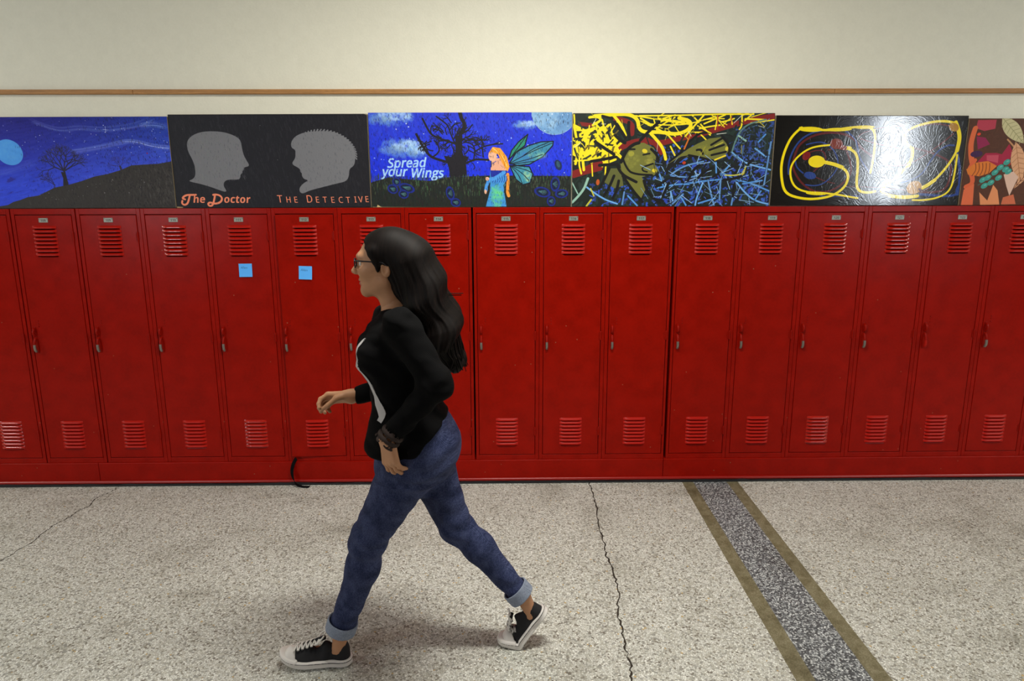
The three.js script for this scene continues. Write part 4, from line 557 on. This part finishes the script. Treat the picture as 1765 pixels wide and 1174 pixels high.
// head: f forward, u up, s to her left (towards the viewer)
const HD = [-0.402, 1.494, 1.6], HT = 0.03;
const toHead = (x, y, z) => { const f = -(x - HD[0]), u = y - HD[1]; return [f * Math.cos(HT) - u * Math.sin(HT) * 1, f * Math.sin(HT) + u * Math.cos(HT), z - HD[2]]; };
const fromHead = (f, u, s) => { const F = f * Math.cos(HT) + u * Math.sin(HT), U = -f * Math.sin(HT) + u * Math.cos(HT); return [HD[0] - F, HD[1] + U, HD[2] + s]; };
function head(x, y, z) {
  const [f, u, s] = toHead(x, y, z), q = Math.abs(s);
  let d = el(f, u, q, [-0.014, 0.022, 0], [0.1, 0.088, 0.076]);
  d = smin(d, el(f, u, q, [0.034, -0.033, 0], [0.058, 0.068, 0.055]), 0.035);
  d = smin(d, cap(f, u, q, [0.0, -0.055, 0.05], [0.066, -0.09, 0.01], 0.014, 0.0145), 0.03);      // jaw
  d = smin(d, cap(f, u, q, [0.078, -0.091, 0], [0.074, -0.096, 0.008], 0.0125, 0.012), 0.022);     // chin
  d = smin(d, cap(f, u, q, [0.086, 0.026, 0.012], [0.076, 0.026, 0.036], 0.008, 0.009), 0.022);    // brow
  d = smin(d, el(f, u, q, [0.062, -0.022, 0.038], [0.024, 0.022, 0.02]), 0.02);                     // cheek
  d = smax(d, -el(f, u, q, [0.1, 0.004, 0.032], [0.02, 0.012, 0.02]), 0.014);                       // eye socket
  d = smin(d, cap(f, u, q, [0.088, 0.012, 0], [0.1125, -0.022, 0], 0.006, 0.0085), 0.012);           // nose
  d = smin(d, el(f, u, q, [0.102, -0.028, 0.009], [0.01, 0.006, 0.006]), 0.008);
  d = smin(d, el(f, u, q, [0.0885, -0.0525, 0], [0.0095, 0.0055, 0.02]), 0.007);                    // lips
  d = smin(d, el(f, u, q, [0.0865, -0.0645, 0], [0.0095, 0.006, 0.018]), 0.007);
  d = smax(d, -el(f, u, q, [0.099, -0.0588, 0], [0.009, 0.0016, 0.02]), 0.003);
  const ear = smax(el(f, u, q, [-0.012, -0.012, 0.077], [0.017, 0.03, 0.011]), -el(f, u, q, [-0.009, -0.008, 0.086], [0.009, 0.018, 0.007]), 0.006);
  d = smin(d, ear, 0.006);
  return smin(d, cap(x, y, z, SK.nkB, SK.nkT, 0.052, 0.05), 0.03);
}
function handBones(w, d, n, left, curl, thumb, sc = 1) {   // wrist, direction, back of the hand
  const D = V(...d).normalize(), Nn = V(...n); Nn.addScaledVector(D, -Nn.dot(D)).normalize(); const S = left ? V(0, 0, 0).crossVectors(D, Nn) : V(0, 0, 0).crossVectors(Nn, D), W = V(...w), bones = [];
  const P = (a, b, c) => W.clone().addScaledVector(D, a * sc).addScaledVector(Nn, b * sc).addScaledVector(S, c * sc), ar = (v) => [v.x, v.y, v.z];
  const offs = [0.028, 0.0095, -0.009, -0.0265], reach = [0.082, 0.086, 0.082, 0.074], lens = [0.07, 0.077, 0.071, 0.056];
  offs.forEach((o, i) => {
    const kn = P(reach[i], 0.002, o); bones.push([ar(P(0.0, 0, o * 0.55)), ar(kn), 0.0155, 0.0115, 'palm']);
    let a = 0.06, p = kn.clone(), r = 0.0092; const spread = o * 2.4;
    [0.45, 0.3, 0.25].forEach((k, j) => { a += curl[i] * [0.8, 1.15, 0.8][j]; const dir = D.clone().multiplyScalar(Math.cos(a)).addScaledVector(Nn, -Math.sin(a)).addScaledVector(S, spread * Math.cos(a) * 0.9).normalize(), e = p.clone().addScaledVector(dir, lens[i] * k * sc); bones.push([ar(p), ar(e), r, r - 0.0009, 'f' + i]); r -= 0.0009; p = e; });
  });
  const b0 = P(0.018, -0.006, 0.02), b1 = P(0.05, -0.014 - 0.012 * thumb, 0.043 - 0.01 * thumb), b2 = P(0.08, -0.022 - 0.03 * thumb, 0.046 - 0.022 * thumb), b3 = P(0.104, -0.026 - 0.036 * thumb, 0.041 - 0.03 * thumb);
  bones.push([ar(b0), ar(b1), 0.0145, 0.011, 'palm'], [ar(b1), ar(b2), 0.011, 0.0095, 't'], [ar(b2), ar(b3), 0.0095, 0.008, 't']);
  return bones;
}
function handField(bones, fore) {
  const groups = {}; for (const b of bones) (groups[b[4]] ??= []).push(b); const G = Object.entries(groups);
  return (x, y, z) => { let palm = 9, d = 9; for (const [k, L] of G) { let q = 9; for (const b of L) q = smin(q, cap(x, y, z, b[0], b[1], b[2], b[3]), k === 'palm' ? 0.012 : 0.004); if (k === 'palm') palm = q; else d = Math.min(d, q); } d = smin(palm, d, 0.006); return smin(d, cap(x, y, z, fore[0], fore[1], 0.026, 0.0225), 0.02); };
}
const hN = handBones(SK.wrN, [0.12, -0.98, 0.02], [-0.62, 0, 0.78], true, [0.3, 0.36, 0.4, 0.44], 0.35), hF = handBones(SK.wrF, [-0.97, -0.08, 0.05], [0, 0.72, -0.68], false, [0.62, 0.7, 0.74, 0.76], 0.75);
function boundsOf(bones, pad) { const lo = [9, 9, 9], hi = [-9, -9, -9]; for (const b of bones) for (const p of [b[0], b[1]]) for (let k = 0; k < 3; k++) { lo[k] = Math.min(lo[k], p[k] - pad); hi[k] = Math.max(hi[k], p[k] + pad); } return [lo, hi]; }
const shift = (g) => { g.translate(-PB.x, -PB.y, -PB.z); return g; };
function skinColour(g) {   // skin with redder lips, ears and fingertips
  const p = g.attributes.position, c = new Float32Array(p.count * 3);
  for (let i = 0; i < p.count; i++) { const x = p.getX(i), y = p.getY(i), z = p.getZ(i), [f, u, s] = toHead(x, y, z); let k = [0.46, 0.235, 0.125];
    const n = 0.94 + 0.12 * noise3(x * 60, y * 60, z * 60); const lip = f > 0.078 && Math.abs(s) < 0.02 && u < -0.047 && u > -0.0705; if (lip) k = [0.4, 0.13, 0.09];
    c.set(k.map((v) => v * n), 3 * i); }
  g.setAttribute('color', new THREE.BufferAttribute(c, 3)); return g;
}
const person = thing('person', 'dark-haired girl in black top and blue jeans walking left', 'person', [PB.x, PB.y, PB.z]);
M.skin = new THREE.MeshPhysicalMaterial({ vertexColors: true, roughness: 0.5, specularIntensity: 0.6 });
{
  const bodyF = (x, y, z) => { let d = torso(x, y, z, -0.012); d = smin(d, armN(x, y, z, -0.006), 0.03); d = smin(d, armF(x, y, z, -0.006), 0.03); const l = Math.min(leg(x, y, z, SK.hipN, SK.knN, SK.anN, -0.008), leg(x, y, z, SK.hipF, SK.knF, SK.anF, -0.008)); d = smin(d, l, 0.03);
    d = smin(d, cap(x, y, z, SK.nkB, SK.nkT, 0.05, 0.046), 0.04);
    d = smin(d, cap(x, y, z, SK.anN, [-0.624, 0.07, 1.655], 0.03, 0.026), 0.02); d = smin(d, cap(x, y, z, [-0.63, 0.05, 1.655], [-0.76, 0.043, 1.652], 0.022, 0.02), 0.02);
    d = smin(d, cap(x, y, z, SK.anF, [0.098, 0.135, 1.55], 0.03, 0.025), 0.02); return smin(d, cap(x, y, z, [0.1, 0.12, 1.55], [0.045, 0.05, 1.55], 0.022, 0.018), 0.02); };
  const [l1, u1] = boundsOf(hN, 0.03), [l2, u2] = boundsOf(hF, 0.03);
  const parts = [nets(bodyF, [-0.9, 0.0, 1.32], [0.22, 1.42, 1.9], 0.012), nets(head, [-0.54, 1.33, 1.49], [-0.28, 1.62, 1.71], 0.0032), nets(handField(hN, [SK.wrN, mid(SK.wrN, SK.elN, 0.2)]), l1, u1, 0.0028), nets(handField(hF, [SK.wrF, mid(SK.wrF, SK.elF, 0.2)]), l2, u2, 0.0028)].map(skinColour);
  mesh('body', shift(mergeGeometries(parts)), M.skin, person);
}
// black long-sleeved top
const knitBump = dataTex(256, 256, (x, y) => { const v = 128 + 60 * Math.sin(x * Math.PI / 4) * Math.cos(y * Math.PI / 4) + (tnoise(x / 8, y / 8, 32, 71) - 0.5) * 60; return [v, v, v]; }, false, [8, 8]);
M.top = new THREE.MeshPhysicalMaterial({ color: 0x070708, roughness: 0.9, bumpMap: knitBump, bumpScale: 0.0006, specularIntensity: 0.2 });
{
  const folds = (x, y, z) => 0.0045 * Math.sin(y * 70 + x * 30 + noise3(x * 14, y * 14, z * 14) * 7) * noise3(x * 9 + 4, y * 9, z * 9) + 0.004 * (noise3(x * 26, y * 40, z * 26) - 0.5);
  const hem = (x, y) => 0.848 + 1.15 * (Math.sqrt((x + 0.3) ** 2 + 0.0009) + x + 0.3) / 2 - y;      // hem rises towards the back
  const W1 = mid(SK.wrN, SK.elN, 0.07), W2 = mid(SK.wrF, SK.elF, 0.06), U1 = V(SK.wrN[0] - SK.elN[0], SK.wrN[1] - SK.elN[1], SK.wrN[2] - SK.elN[2]).normalize(), U2 = V(SK.wrF[0] - SK.elF[0], SK.wrF[1] - SK.elF[1], SK.wrF[2] - SK.elF[2]).normalize();
  const shirt = (x, y, z) => {
    let d = smin(torso(x, y, z, 0.004 + 0.021 * sstep(1.02, 0.86, y)), el(x, y, z, [-0.455, 1.185, 1.6], [0.052, 0.06, 0.125]), 0.06);
    d = smax(smax(d, hem(x, y), 0.008), y - 1.352 - 0.25 * (x + 0.362), 0.01);
    d = smin(d, smax(armN(x, y, z, 0.006), (x - W1[0]) * U1.x + (y - W1[1]) * U1.y + (z - W1[2]) * U1.z, 0.006), 0.03);
    d = smin(d, smax(armF(x, y, z, 0.004), (x - W2[0]) * U2.x + (y - W2[1]) * U2.y + (z - W2[2]) * U2.z, 0.006), 0.03);
    return d + folds(x, y, z); };
  mesh('black_top', shift(nets(shirt, [-0.66, 0.78, 1.33], [-0.1, 1.42, 1.9], 0.0065)), M.top, person).userData.label = 'black long-sleeved top';
  // pale band down its open front edge
  const pts = [[-0.472, 1.25, 1.69], [-0.484, 1.20, 1.69], [-0.478, 1.15, 1.695], [-0.455, 1.10, 1.70], [-0.436, 1.06, 1.705], [-0.418, 1.02, 1.71], [-0.408, 0.985, 1.72], [-0.418, 0.966, 1.72]], cv = new THREE.CatmullRomCurve3(pts.map((p) => V(...p))), N = 30, pos = [], idx = [];
  const snap = (v) => { for (let k = 0; k < 12; k++) { const d = shirt(v.x, v.y, v.z) - 0.002, e = 0.004, g = V(shirt(v.x + e, v.y, v.z) - shirt(v.x - e, v.y, v.z), shirt(v.x, v.y + e, v.z) - shirt(v.x, v.y - e, v.z), shirt(v.x, v.y, v.z + e) - shirt(v.x, v.y, v.z - e)).normalize(); v.addScaledVector(g, -d); } return v; };
  for (let i = 0; i <= N; i++) { const p = cv.getPointAt(i / N), t = cv.getTangentAt(i / N); const s = V(-t.y, t.x, 0).normalize().multiplyScalar(-0.0165); for (const q of [-1, -0.33, 0.33, 1]) { const v = snap(p.clone().addScaledVector(s, q)); pos.push(v.x, v.y, v.z); } if (i) for (let k = 0; k < 3; k++) { const a = 4 * (i - 1) + k; idx.push(a, a + 1, a + 4, a + 1, a + 5, a + 4); } }
  const g = new THREE.BufferGeometry(); g.setAttribute('position', new THREE.Float32BufferAttribute(pos, 3)); g.setIndex(idx); g.computeVertexNormals(); uvMetres(g);
  const inner = g.clone(); { const p = inner.attributes.position, n = inner.attributes.normal; for (let i = 0; i < p.count; i++) p.setXYZ(i, p.getX(i) + (n.getZ(i) > 0 ? -1 : 1) * n.getX(i) * 0.0025, p.getY(i) + (n.getZ(i) > 0 ? -1 : 1) * n.getY(i) * 0.0025, p.getZ(i) - Math.abs(n.getZ(i)) * 0.0025); }
  mesh('front_band', shift(mergeGeometries([g, inner])), new THREE.MeshStandardMaterial({ color: 0xb4b2b2, roughness: 0.8, side: THREE.DoubleSide }), person).userData.label = 'pale grey band on the front of the top';
  // dark brown gauzy cuff at the near wrist
  const A = mid(SK.wrN, SK.elN, 0.17), B = mid(SK.wrN, SK.elN, 0.0, -0.006, -0.01, 0);
  const cuff = (x, y, z) => { const d = cap(x, y, z, A, B, 0.036, 0.04), ax = V(B[0] - A[0], B[1] - A[1], B[2] - A[2]), l = ax.length(), t = ((x - A[0]) * ax.x + (y - A[1]) * ax.y + (z - A[2]) * ax.z) / l; return smax(smax(Math.abs(d) - 0.0022, -t, 0.003), t - l - 0.003 * Math.sin(x * 140 + z * 160), 0.003) + 0.0016 * Math.sin(t * 300); };
  mesh('cuff', shift(nets(cuff, [-0.47, 0.86, 1.72], [-0.29, 1.05, 1.87], 0.0035)), new THREE.MeshStandardMaterial({ color: 0x24150f, roughness: 0.85 }), person).userData.label = 'dark brown cuff';
}
// blue jeans with turned-up hems
const denim = dataTex(512, 512, (x, y) => { const tw = Math.sin((x + y) * Math.PI / 4) * 9, n = (tnoise(x / 3, y / 6, 171, 61) - 0.5) * 30 + (tnoise(x / 40, y / 60, 13, 62) - 0.5) * 26 + (hash3(x, y, 9) - 0.5) * 14; return [48 + tw + n, 56 + tw + n, 88 + tw + n * 1.1]; }, true, [4, 4]);
const denimBump = dataTex(256, 256, (x, y) => { const v = 128 + 90 * Math.sin((x + y) * Math.PI / 4) + (hash3(x, y, 5) - 0.5) * 40; return [v, v, v]; }, false, [10, 10]);
M.denim = new THREE.MeshPhysicalMaterial({ map: denim, bumpMap: denimBump, bumpScale: 0.0005, roughness: 0.85, specularIntensity: 0.4 });
const cuffMap = dataTex(256, 256, (x, y) => { const tw = Math.sin((x + y) * Math.PI / 4) * 10, n = (tnoise(x / 3, y / 5, 85, 63) - 0.5) * 30; return [126 + tw + n, 136 + tw + n, 154 + tw + n]; }, true, [8, 8]);
M.denimPale = new THREE.MeshStandardMaterial({ map: cuffMap, bumpMap: denimBump, bumpScale: 0.0005, roughness: 0.9 });
{
  const cutN = mid(SK.knN, SK.anN, 0.97), cutF = mid(SK.knF, SK.anF, 0.95);
  const creases = (x, y, z) => { let k = 0; for (const [c, w] of [[SK.knN, 0.09], [SK.knF, 0.09], [cutN, 0.12], [cutF, 0.12], [SK.hipN, 0.14], [SK.hipF, 0.14]]) { const r = Math.hypot(x - c[0], y - c[1], z - c[2]); k += Math.exp(-r * r / (w * w)); } return k * 0.005 * Math.sin(y * 95 + x * 25 + z * 30 + noise3(x * 10, y * 10, z * 10) * 6) + 0.004 * (noise3(x * 16, y * 12, z * 16) - 0.5); };
  const along = (x, y, z, a, b) => { const dx = b[0] - a[0], dy = b[1] - a[1], dz = b[2] - a[2]; return ((x - b[0]) * dx + (y - b[1]) * dy + (z - b[2]) * dz) / Math.hypot(dx, dy, dz); };
  const jeans = (x, y, z) => { const a = smax(leg(x, y, z, SK.hipN, SK.knN, SK.anN, 0.007), along(x, y, z, SK.knN, cutN), 0.006), b = smax(leg(x, y, z, SK.hipF, SK.knF, SK.anF, 0.005), along(x, y, z, SK.knF, cutF), 0.006); let d = smax(torso(x, y, z, -0.001), y - 0.985, 0.006); d = smin(d, el(x, y, z, [-0.24, 0.835, 1.6], [0.07, 0.09, 0.14]), 0.05); d = smin(d, Math.min(a, b), 0.04); return d + creases(x, y, z); };
  mesh('jeans', shift(nets(jeans, [-0.72, 0.08, 1.36], [0.18, 1.02, 1.84], 0.008)), M.denim, person).userData.label = 'blue denim jeans';
  for (const [kn, an, t0, t1, r] of [[SK.knN, SK.anN, 0.885, 1.0, 0.052], [SK.knF, SK.anF, 0.86, 0.985, 0.049]]) {
    const A = mid(kn, an, t0), B = mid(kn, an, t1), C = mid(kn, an, (t0 + t1) / 2), f = (x, y, z) => { const up = along(x, y, z, B, A), dn = along(x, y, z, A, B), dx = an[0] - kn[0], dy = an[1] - kn[1], dz = an[2] - kn[2], L = Math.hypot(dx, dy, dz), t = ((x - A[0]) * dx + (y - A[1]) * dy + (z - A[2]) * dz) / L, px = x - A[0] - dx / L * t, py = y - A[1] - dy / L * t, pz = z - A[2] - dz / L * t, q = Math.hypot(px, py, pz) - r - 0.003 * noise3(x * 40, y * 40, z * 40); return smax(smax(Math.abs(q) - 0.004, up, 0.005), dn, 0.005); };
    mesh('jean_cuff', shift(nets(f, C.map((v) => v - 0.085), C.map((v) => v + 0.085), 0.004)), M.denimPale, person).userData.label = 'pale turned-up jean cuff';
  }
}
// hair: long and loose, swept back by her walk
const hairMap = dataTex(256, 512, (x, y) => { const n = tnoise(x / 2, y / 40, 128, 81) * 22 + tnoise(x / 9, y / 60, 28, 82) * 14; return [6 + n * 0.55, 4 + n * 0.4, 4 + n * 0.32]; }, true, [6, 2]);
M.hair = new THREE.MeshPhysicalMaterial({ map: hairMap, roughness: 0.6, specularIntensity: 0.22 });
{
  const H = [[[-0.375, 1.548, 1.6], 0.083, 0.088], [[-0.315, 1.5, 1.6], 0.085, 0.095], [[-0.285, 1.42, 1.605], 0.083, 0.1], [[-0.26, 1.34, 1.61], 0.082, 0.1], [[-0.234, 1.26, 1.62], 0.08, 0.094], [[-0.215, 1.20, 1.625], 0.068, 0.084], [[-0.2, 1.165, 1.625], 0.05, 0.066]];
  const hair = (x, y, z) => {
    const wv = 0.011 * Math.sin(y * 34 + z * 12) * sstep(1.48, 1.3, y), X = x - wv; let d = 9;
    for (let i = 1; i + 1 < H.length; i++) { const a = H[i], b = H[i + 1], k = 0.5 * (a[1] / a[2] + b[1] / b[2]), sq = (p) => [p[0], p[1], 1.6 + (p[2] - 1.6) * k]; d = smin(d, cap(X, y, 1.6 + (z - 1.6) * k, sq(a[0]), sq(b[0]), a[1], b[1]), 0.03); }
    const [f, u, s] = toHead(x, y, z), q = Math.abs(s);
    let c = el(f, u, q, [-0.018, 0.027, 0], [0.11, 0.096, 0.088]);
    c = smax(c, f - 0.06 - 0.35 * Math.max(0, u - 0.055) + 0.62 * Math.max(0, 0.055 - u) - 0.003 * Math.sin(u * 260), 0.016);                           // hairline
    d = smin(d, c, 0.03);
    d = smin(d, cap(f, u, q, [0.03, 0.045, 0.068], [0.013, -0.026, 0.0755], 0.014, 0.005), 0.02);                    // lock in front of the ear
    d = smax(d, -el(f, u, q, [-0.006, -0.03, 0.088], [0.021, 0.026, 0.028]), 0.01);                                  // ear left free
    const flow = sstep(1.56, 1.42, y), a = Math.atan2(z - 1.61, X + 0.3 - (1.42 - y) * 0.35);
    return d - 0.007 * (noise3(a * 9 + wv * 60, y * 5 + 3, 2) - 0.5) * flow - 0.0025 * (noise3(a * 13 + wv * 90, y * 8, 7) - 0.5) * flow - 0.0055 * Math.sin(y * 44 + a * 3) * flow;
  };
  mesh('hair', shift(nets(hair, [-0.5, 1.09, 1.47], [-0.1, 1.635, 1.77], 0.0048)), M.hair, person).userData.label = 'long dark wavy hair';
  const R = rngOf(808), st = [];
  for (let i = 0; i < 46; i++) { const a = (R() - 0.5) * 3.0, p = H.slice(3).map(([c, rx, rz], j) => { const w = (j ? 1.02 : 0.9) + 0.05 * R(); return V(c[0] + Math.cos(a) * rx * w + 0.008 * Math.sin(c[1] * 34 + a), c[1] + (R() - 0.5) * 0.01, c[2] + Math.sin(a) * rz * w); }); p.push(p[p.length - 1].clone().add(V(-0.012 + R() * 0.03, -0.02 - R() * 0.02, (R() - 0.5) * 0.02))); st.push(new THREE.TubeGeometry(new THREE.CatmullRomCurve3(p), 26, 0.0012 + R() * 0.0016, 5, false)); }
  for (const o of [0, 0.006]) st.push(new THREE.TubeGeometry(new THREE.CatmullRomCurve3([V(-0.225, 1.405 - o, 1.62), V(-0.2, 1.394 - o, 1.622), V(-0.17, 1.392 - o, 1.622), V(-0.14 - o, 1.392 - o, 1.62)]), 16, 0.0016, 5, false));
  mesh('loose_strands', shift(merge(st)), M.hair, person);
}
// eyes, brows, glasses
M.eye = new THREE.MeshPhysicalMaterial({ vertexColors: true, roughness: 0.15 });
for (const s of [-1, 1]) {
  const g = new THREE.SphereGeometry(0.0115, 20, 14), p = g.attributes.position, c = new Float32Array(p.count * 3); for (let i = 0; i < p.count; i++) { const k = -p.getX(i) / 0.0115; c.set(k > 0.95 ? [0.01, 0.01, 0.01] : k > 0.83 ? [0.09, 0.04, 0.02] : [0.72, 0.68, 0.64], 3 * i); }
  g.setAttribute('color', new THREE.BufferAttribute(c, 3)); g.translate(...fromHead(0.0745, 0.004, 0.031 * s)); mesh('eye', shift(g), M.eye, person);
  mesh('eyebrow', shift(tube([fromHead(0.0925, 0.026, 0.014 * s), fromHead(0.0895, 0.0295, 0.028 * s), fromHead(0.0765, 0.027, 0.043 * s)], 0.0026, 12, 6)), M.hair, person);
}
{
  const gl = new THREE.Group(); gl.name = 'eyeglasses'; gl.userData.label = 'dark framed eyeglasses'; person.add(gl);
  M.frame = new THREE.MeshPhysicalMaterial({ color: 0x0c0d18, roughness: 0.3 });
  for (const s of [-1, 1]) {
    const pts = []; for (let i = 0; i < 20; i++) { const a = i / 20 * Math.PI * 2, c = Math.cos(a), d = Math.sin(a), k = 1 / (Math.abs(c) ** 3.2 + Math.abs(d) ** 3.2) ** (1 / 3.2); pts.push(V(...fromHead(0.0995 - 0.14 * Math.max(0, Math.abs(0.034 * s + 0.0245 * c * k) - 0.02), 0.0065 + 0.0155 * d * k, 0.034 * s + 0.0245 * c * k))); }
    const cv = new THREE.CatmullRomCurve3(pts, true); mesh('rim', shift(new THREE.TubeGeometry(cv, 48, 0.0019, 8, true)), M.frame, gl);
    const c0 = V(...fromHead(0.0985, 0.0065, 0.034 * s)), pos = [c0.x, c0.y, c0.z], idx = []; pts.forEach((p, i) => { pos.push(p.x, p.y, p.z); idx.push(0, 1 + i, 1 + (i + 1) % 20); }); const lg = new THREE.BufferGeometry(); lg.setAttribute('position', new THREE.Float32BufferAttribute(pos, 3)); lg.setIndex(idx); lg.computeVertexNormals(); uvMetres(lg);
    mesh('lens', shift(lg), new THREE.MeshPhysicalMaterial({ color: 0xffffff, transmission: 1, thickness: 0, roughness: 0.02, ior: 1.4 }), gl);
    mesh('temple', shift(tube([fromHead(0.0925, 0.015, 0.0585 * s), fromHead(0.085, 0.0155, 0.0665 * s), fromHead(0.04, 0.012, 0.0745 * s), fromHead(0.0, 0.009, 0.083 * s), fromHead(-0.02, -0.004, 0.084 * s)], 0.0024, 24, 6)), M.frame, gl);
  }
  mesh('bridge', shift(tube([fromHead(0.0985, 0.01, -0.011), fromHead(0.1025, 0.0135, 0), fromHead(0.0985, 0.01, 0.011)], 0.0018, 10, 6)), M.frame, gl);
}
// black canvas shoes: l along the shoe from heel to toe, u up, s sideways
M.canvas = new THREE.MeshStandardMaterial({ color: 0x131317, roughness: 0.85, bumpMap: denimBump, bumpScale: 0.0005 });
M.rubber = new THREE.MeshPhysicalMaterial({ color: 0xd8d4cf, roughness: 0.45 });
M.lace = new THREE.MeshStandardMaterial({ color: 0xd9d6d0, roughness: 0.85 });
function makeShoe(label, place, bend) {
  const sh = new THREE.Group(); sh.name = 'shoe'; sh.userData.label = label; person.add(sh);
  const out = (l, s) => { const c = (cl, cs, r) => Math.hypot(l - cl, s - cs) - r; let d = smin(c(0.034, 0, 0.032), c(0.1, 0.002, 0.032), 0.05); d = smin(d, c(0.165, 0.003, 0.0445), 0.05); return smin(d, c(0.225, 0.001, 0.0375), 0.045); };
  const top = (l) => l > 0.2 ? 0.062 - 0.2 * (l - 0.2) - 5.5 * Math.max(0, l - 0.225) ** 2 * 6 : l > 0.1 ? 0.098 - 0.36 * (l - 0.1) : 0.098 + 0.02 * Math.max(0, 0.1 - l);
  const upper = (l, u, s, g = 0) => { const side = out(l, s) + 0.004 + 0.42 * Math.max(0, u - 0.03) * sstep(0.08, 0.14, l) * sstep(0.24, 0.16, l) + 0.1 * Math.max(0, u - 0.03) - g; return smax(smax(side, u - top(l) - g - 0.02 * 0, 0.045), 0.016 - u, 0.002); };
  const dish = (l, u, s) => smax(upper(l, u, s), -el(l, u, s, [0.058, 0.118, 0], [0.038, 0.032, 0.022]), 0.006);
  const sole = (l, u, s) => smax(smax(out(l, s) - 0.0035 - 0.0015 * Math.sin(u * 400), u - 0.0265 - 0.05 * Math.max(0, l - 0.2), 0.004 + 0.008 * sstep(0.18, 0.23, l)), -u, 0.005 + 0.012 * sstep(0.18, 0.24, l));
  const toe = (l, u, s) => smax(upper(l, u, s, 0.0026), 0.207 - l - 6 * s * s, 0.003), bumper = (l, u, s) => smax(smax(smax(out(l, s) - 0.0052, -u, 0.018), u - 0.033, 0.014), 0.19 - l, 0.006) , stripe = (l, u, s) => smax(Math.abs(out(l, s) - 0.0035) - 0.0022, Math.abs(u - 0.0205) - 0.0016, 0.001);
  const map = (g) => { const p = g.attributes.position, n = g.attributes.normal; for (let i = 0; i < p.count; i++) { const q = place(bend(p.getX(i), p.getY(i), p.getZ(i))); p.setXYZ(i, q[0], q[1], q[2]); } g.computeVertexNormals(); return shift(g); };
  const flip = (g) => { const ix = g.index.array; for (let i = 0; i < ix.length; i += 3) { const t = ix[i]; ix[i] = ix[i + 1]; ix[i + 1] = t; } return g; };
  const lo = [-0.015, -0.01, -0.065], hi = [0.285, 0.125, 0.065], add = (n, f, h, m) => mesh(n, map(flip(nets(f, lo, hi, h))), m, sh);
  add('upper', dish, 0.004, M.canvas); add('sole', sole, 0.004, M.rubber); add('toe_cap', toe, 0.0034, M.rubber); add('toe_bumper', bumper, 0.004, M.rubber); add('sole_stripe', stripe, 0.0022, M.black);
  const Z = (l, s) => top(l) + 0.0005 - 9 * s * s, tb = (pts, r) => { const q = pts.map(([l, s, e = 0]) => place(bend(l, Z(l, s) + e, s))); return shift(tube(q, r, 14, 6)); };
  for (let i = 0; i < 6; i++) { const l = 0.112 + i * 0.0165; mesh('lace', tb([[l, -0.024], [l + 0.004, -0.01, 0.004], [l + 0.01, 0.01, 0.004], [l + 0.014, 0.024]], 0.0034), M.lace, sh); mesh('lace', tb([[l, 0.024], [l + 0.004, 0.01, 0.002], [l + 0.01, -0.01, 0.002], [l + 0.014, -0.024]], 0.0034), M.lace, sh); }
  for (const s of [-1, 1]) mesh('lace_bow', tb([[0.11, 0, 0.003], [0.1, 0.016 * s, 0.02], [0.118, 0.034 * s, 0.018], [0.128, 0.026 * s, 0.006], [0.112, 0.002 * s, 0.004]], 0.0032), M.lace, sh);
  mesh('tongue', tb([[0.1, 0, 0.004], [0.12, 0, 0.001], [0.16, 0, -0.004], [0.19, 0, -0.008]], 0.009), M.canvas, sh);
}
const rot2 = (a, b, t) => [a * Math.cos(t) - b * Math.sin(t), a * Math.sin(t) + b * Math.cos(t)];
makeShoe('black canvas shoe, heel down in front', ([l, u, s]) => { const [a, b] = rot2(l - 0.03, u, 0.055); return [-0.612 - a + 0.0 * s, b + 0.0025, 1.655 + s + 0.02 * a]; }, (l, u, s) => [l, u + 1.2 * Math.max(0, l - 0.2) ** 2 * 4, s]);
makeShoe('black canvas shoe pushing off behind, heel raised', ([l, u, s]) => [0.052 - (l - 0.18), u + 0.001, 1.55 + s], (l, u, s) => { const k = 0.9 * sstep(0.2, 0.15, l), [a, b] = rot2(l - 0.18, u, -k); return [0.18 + a, b, s]; });
renderer.render(scene, camera);
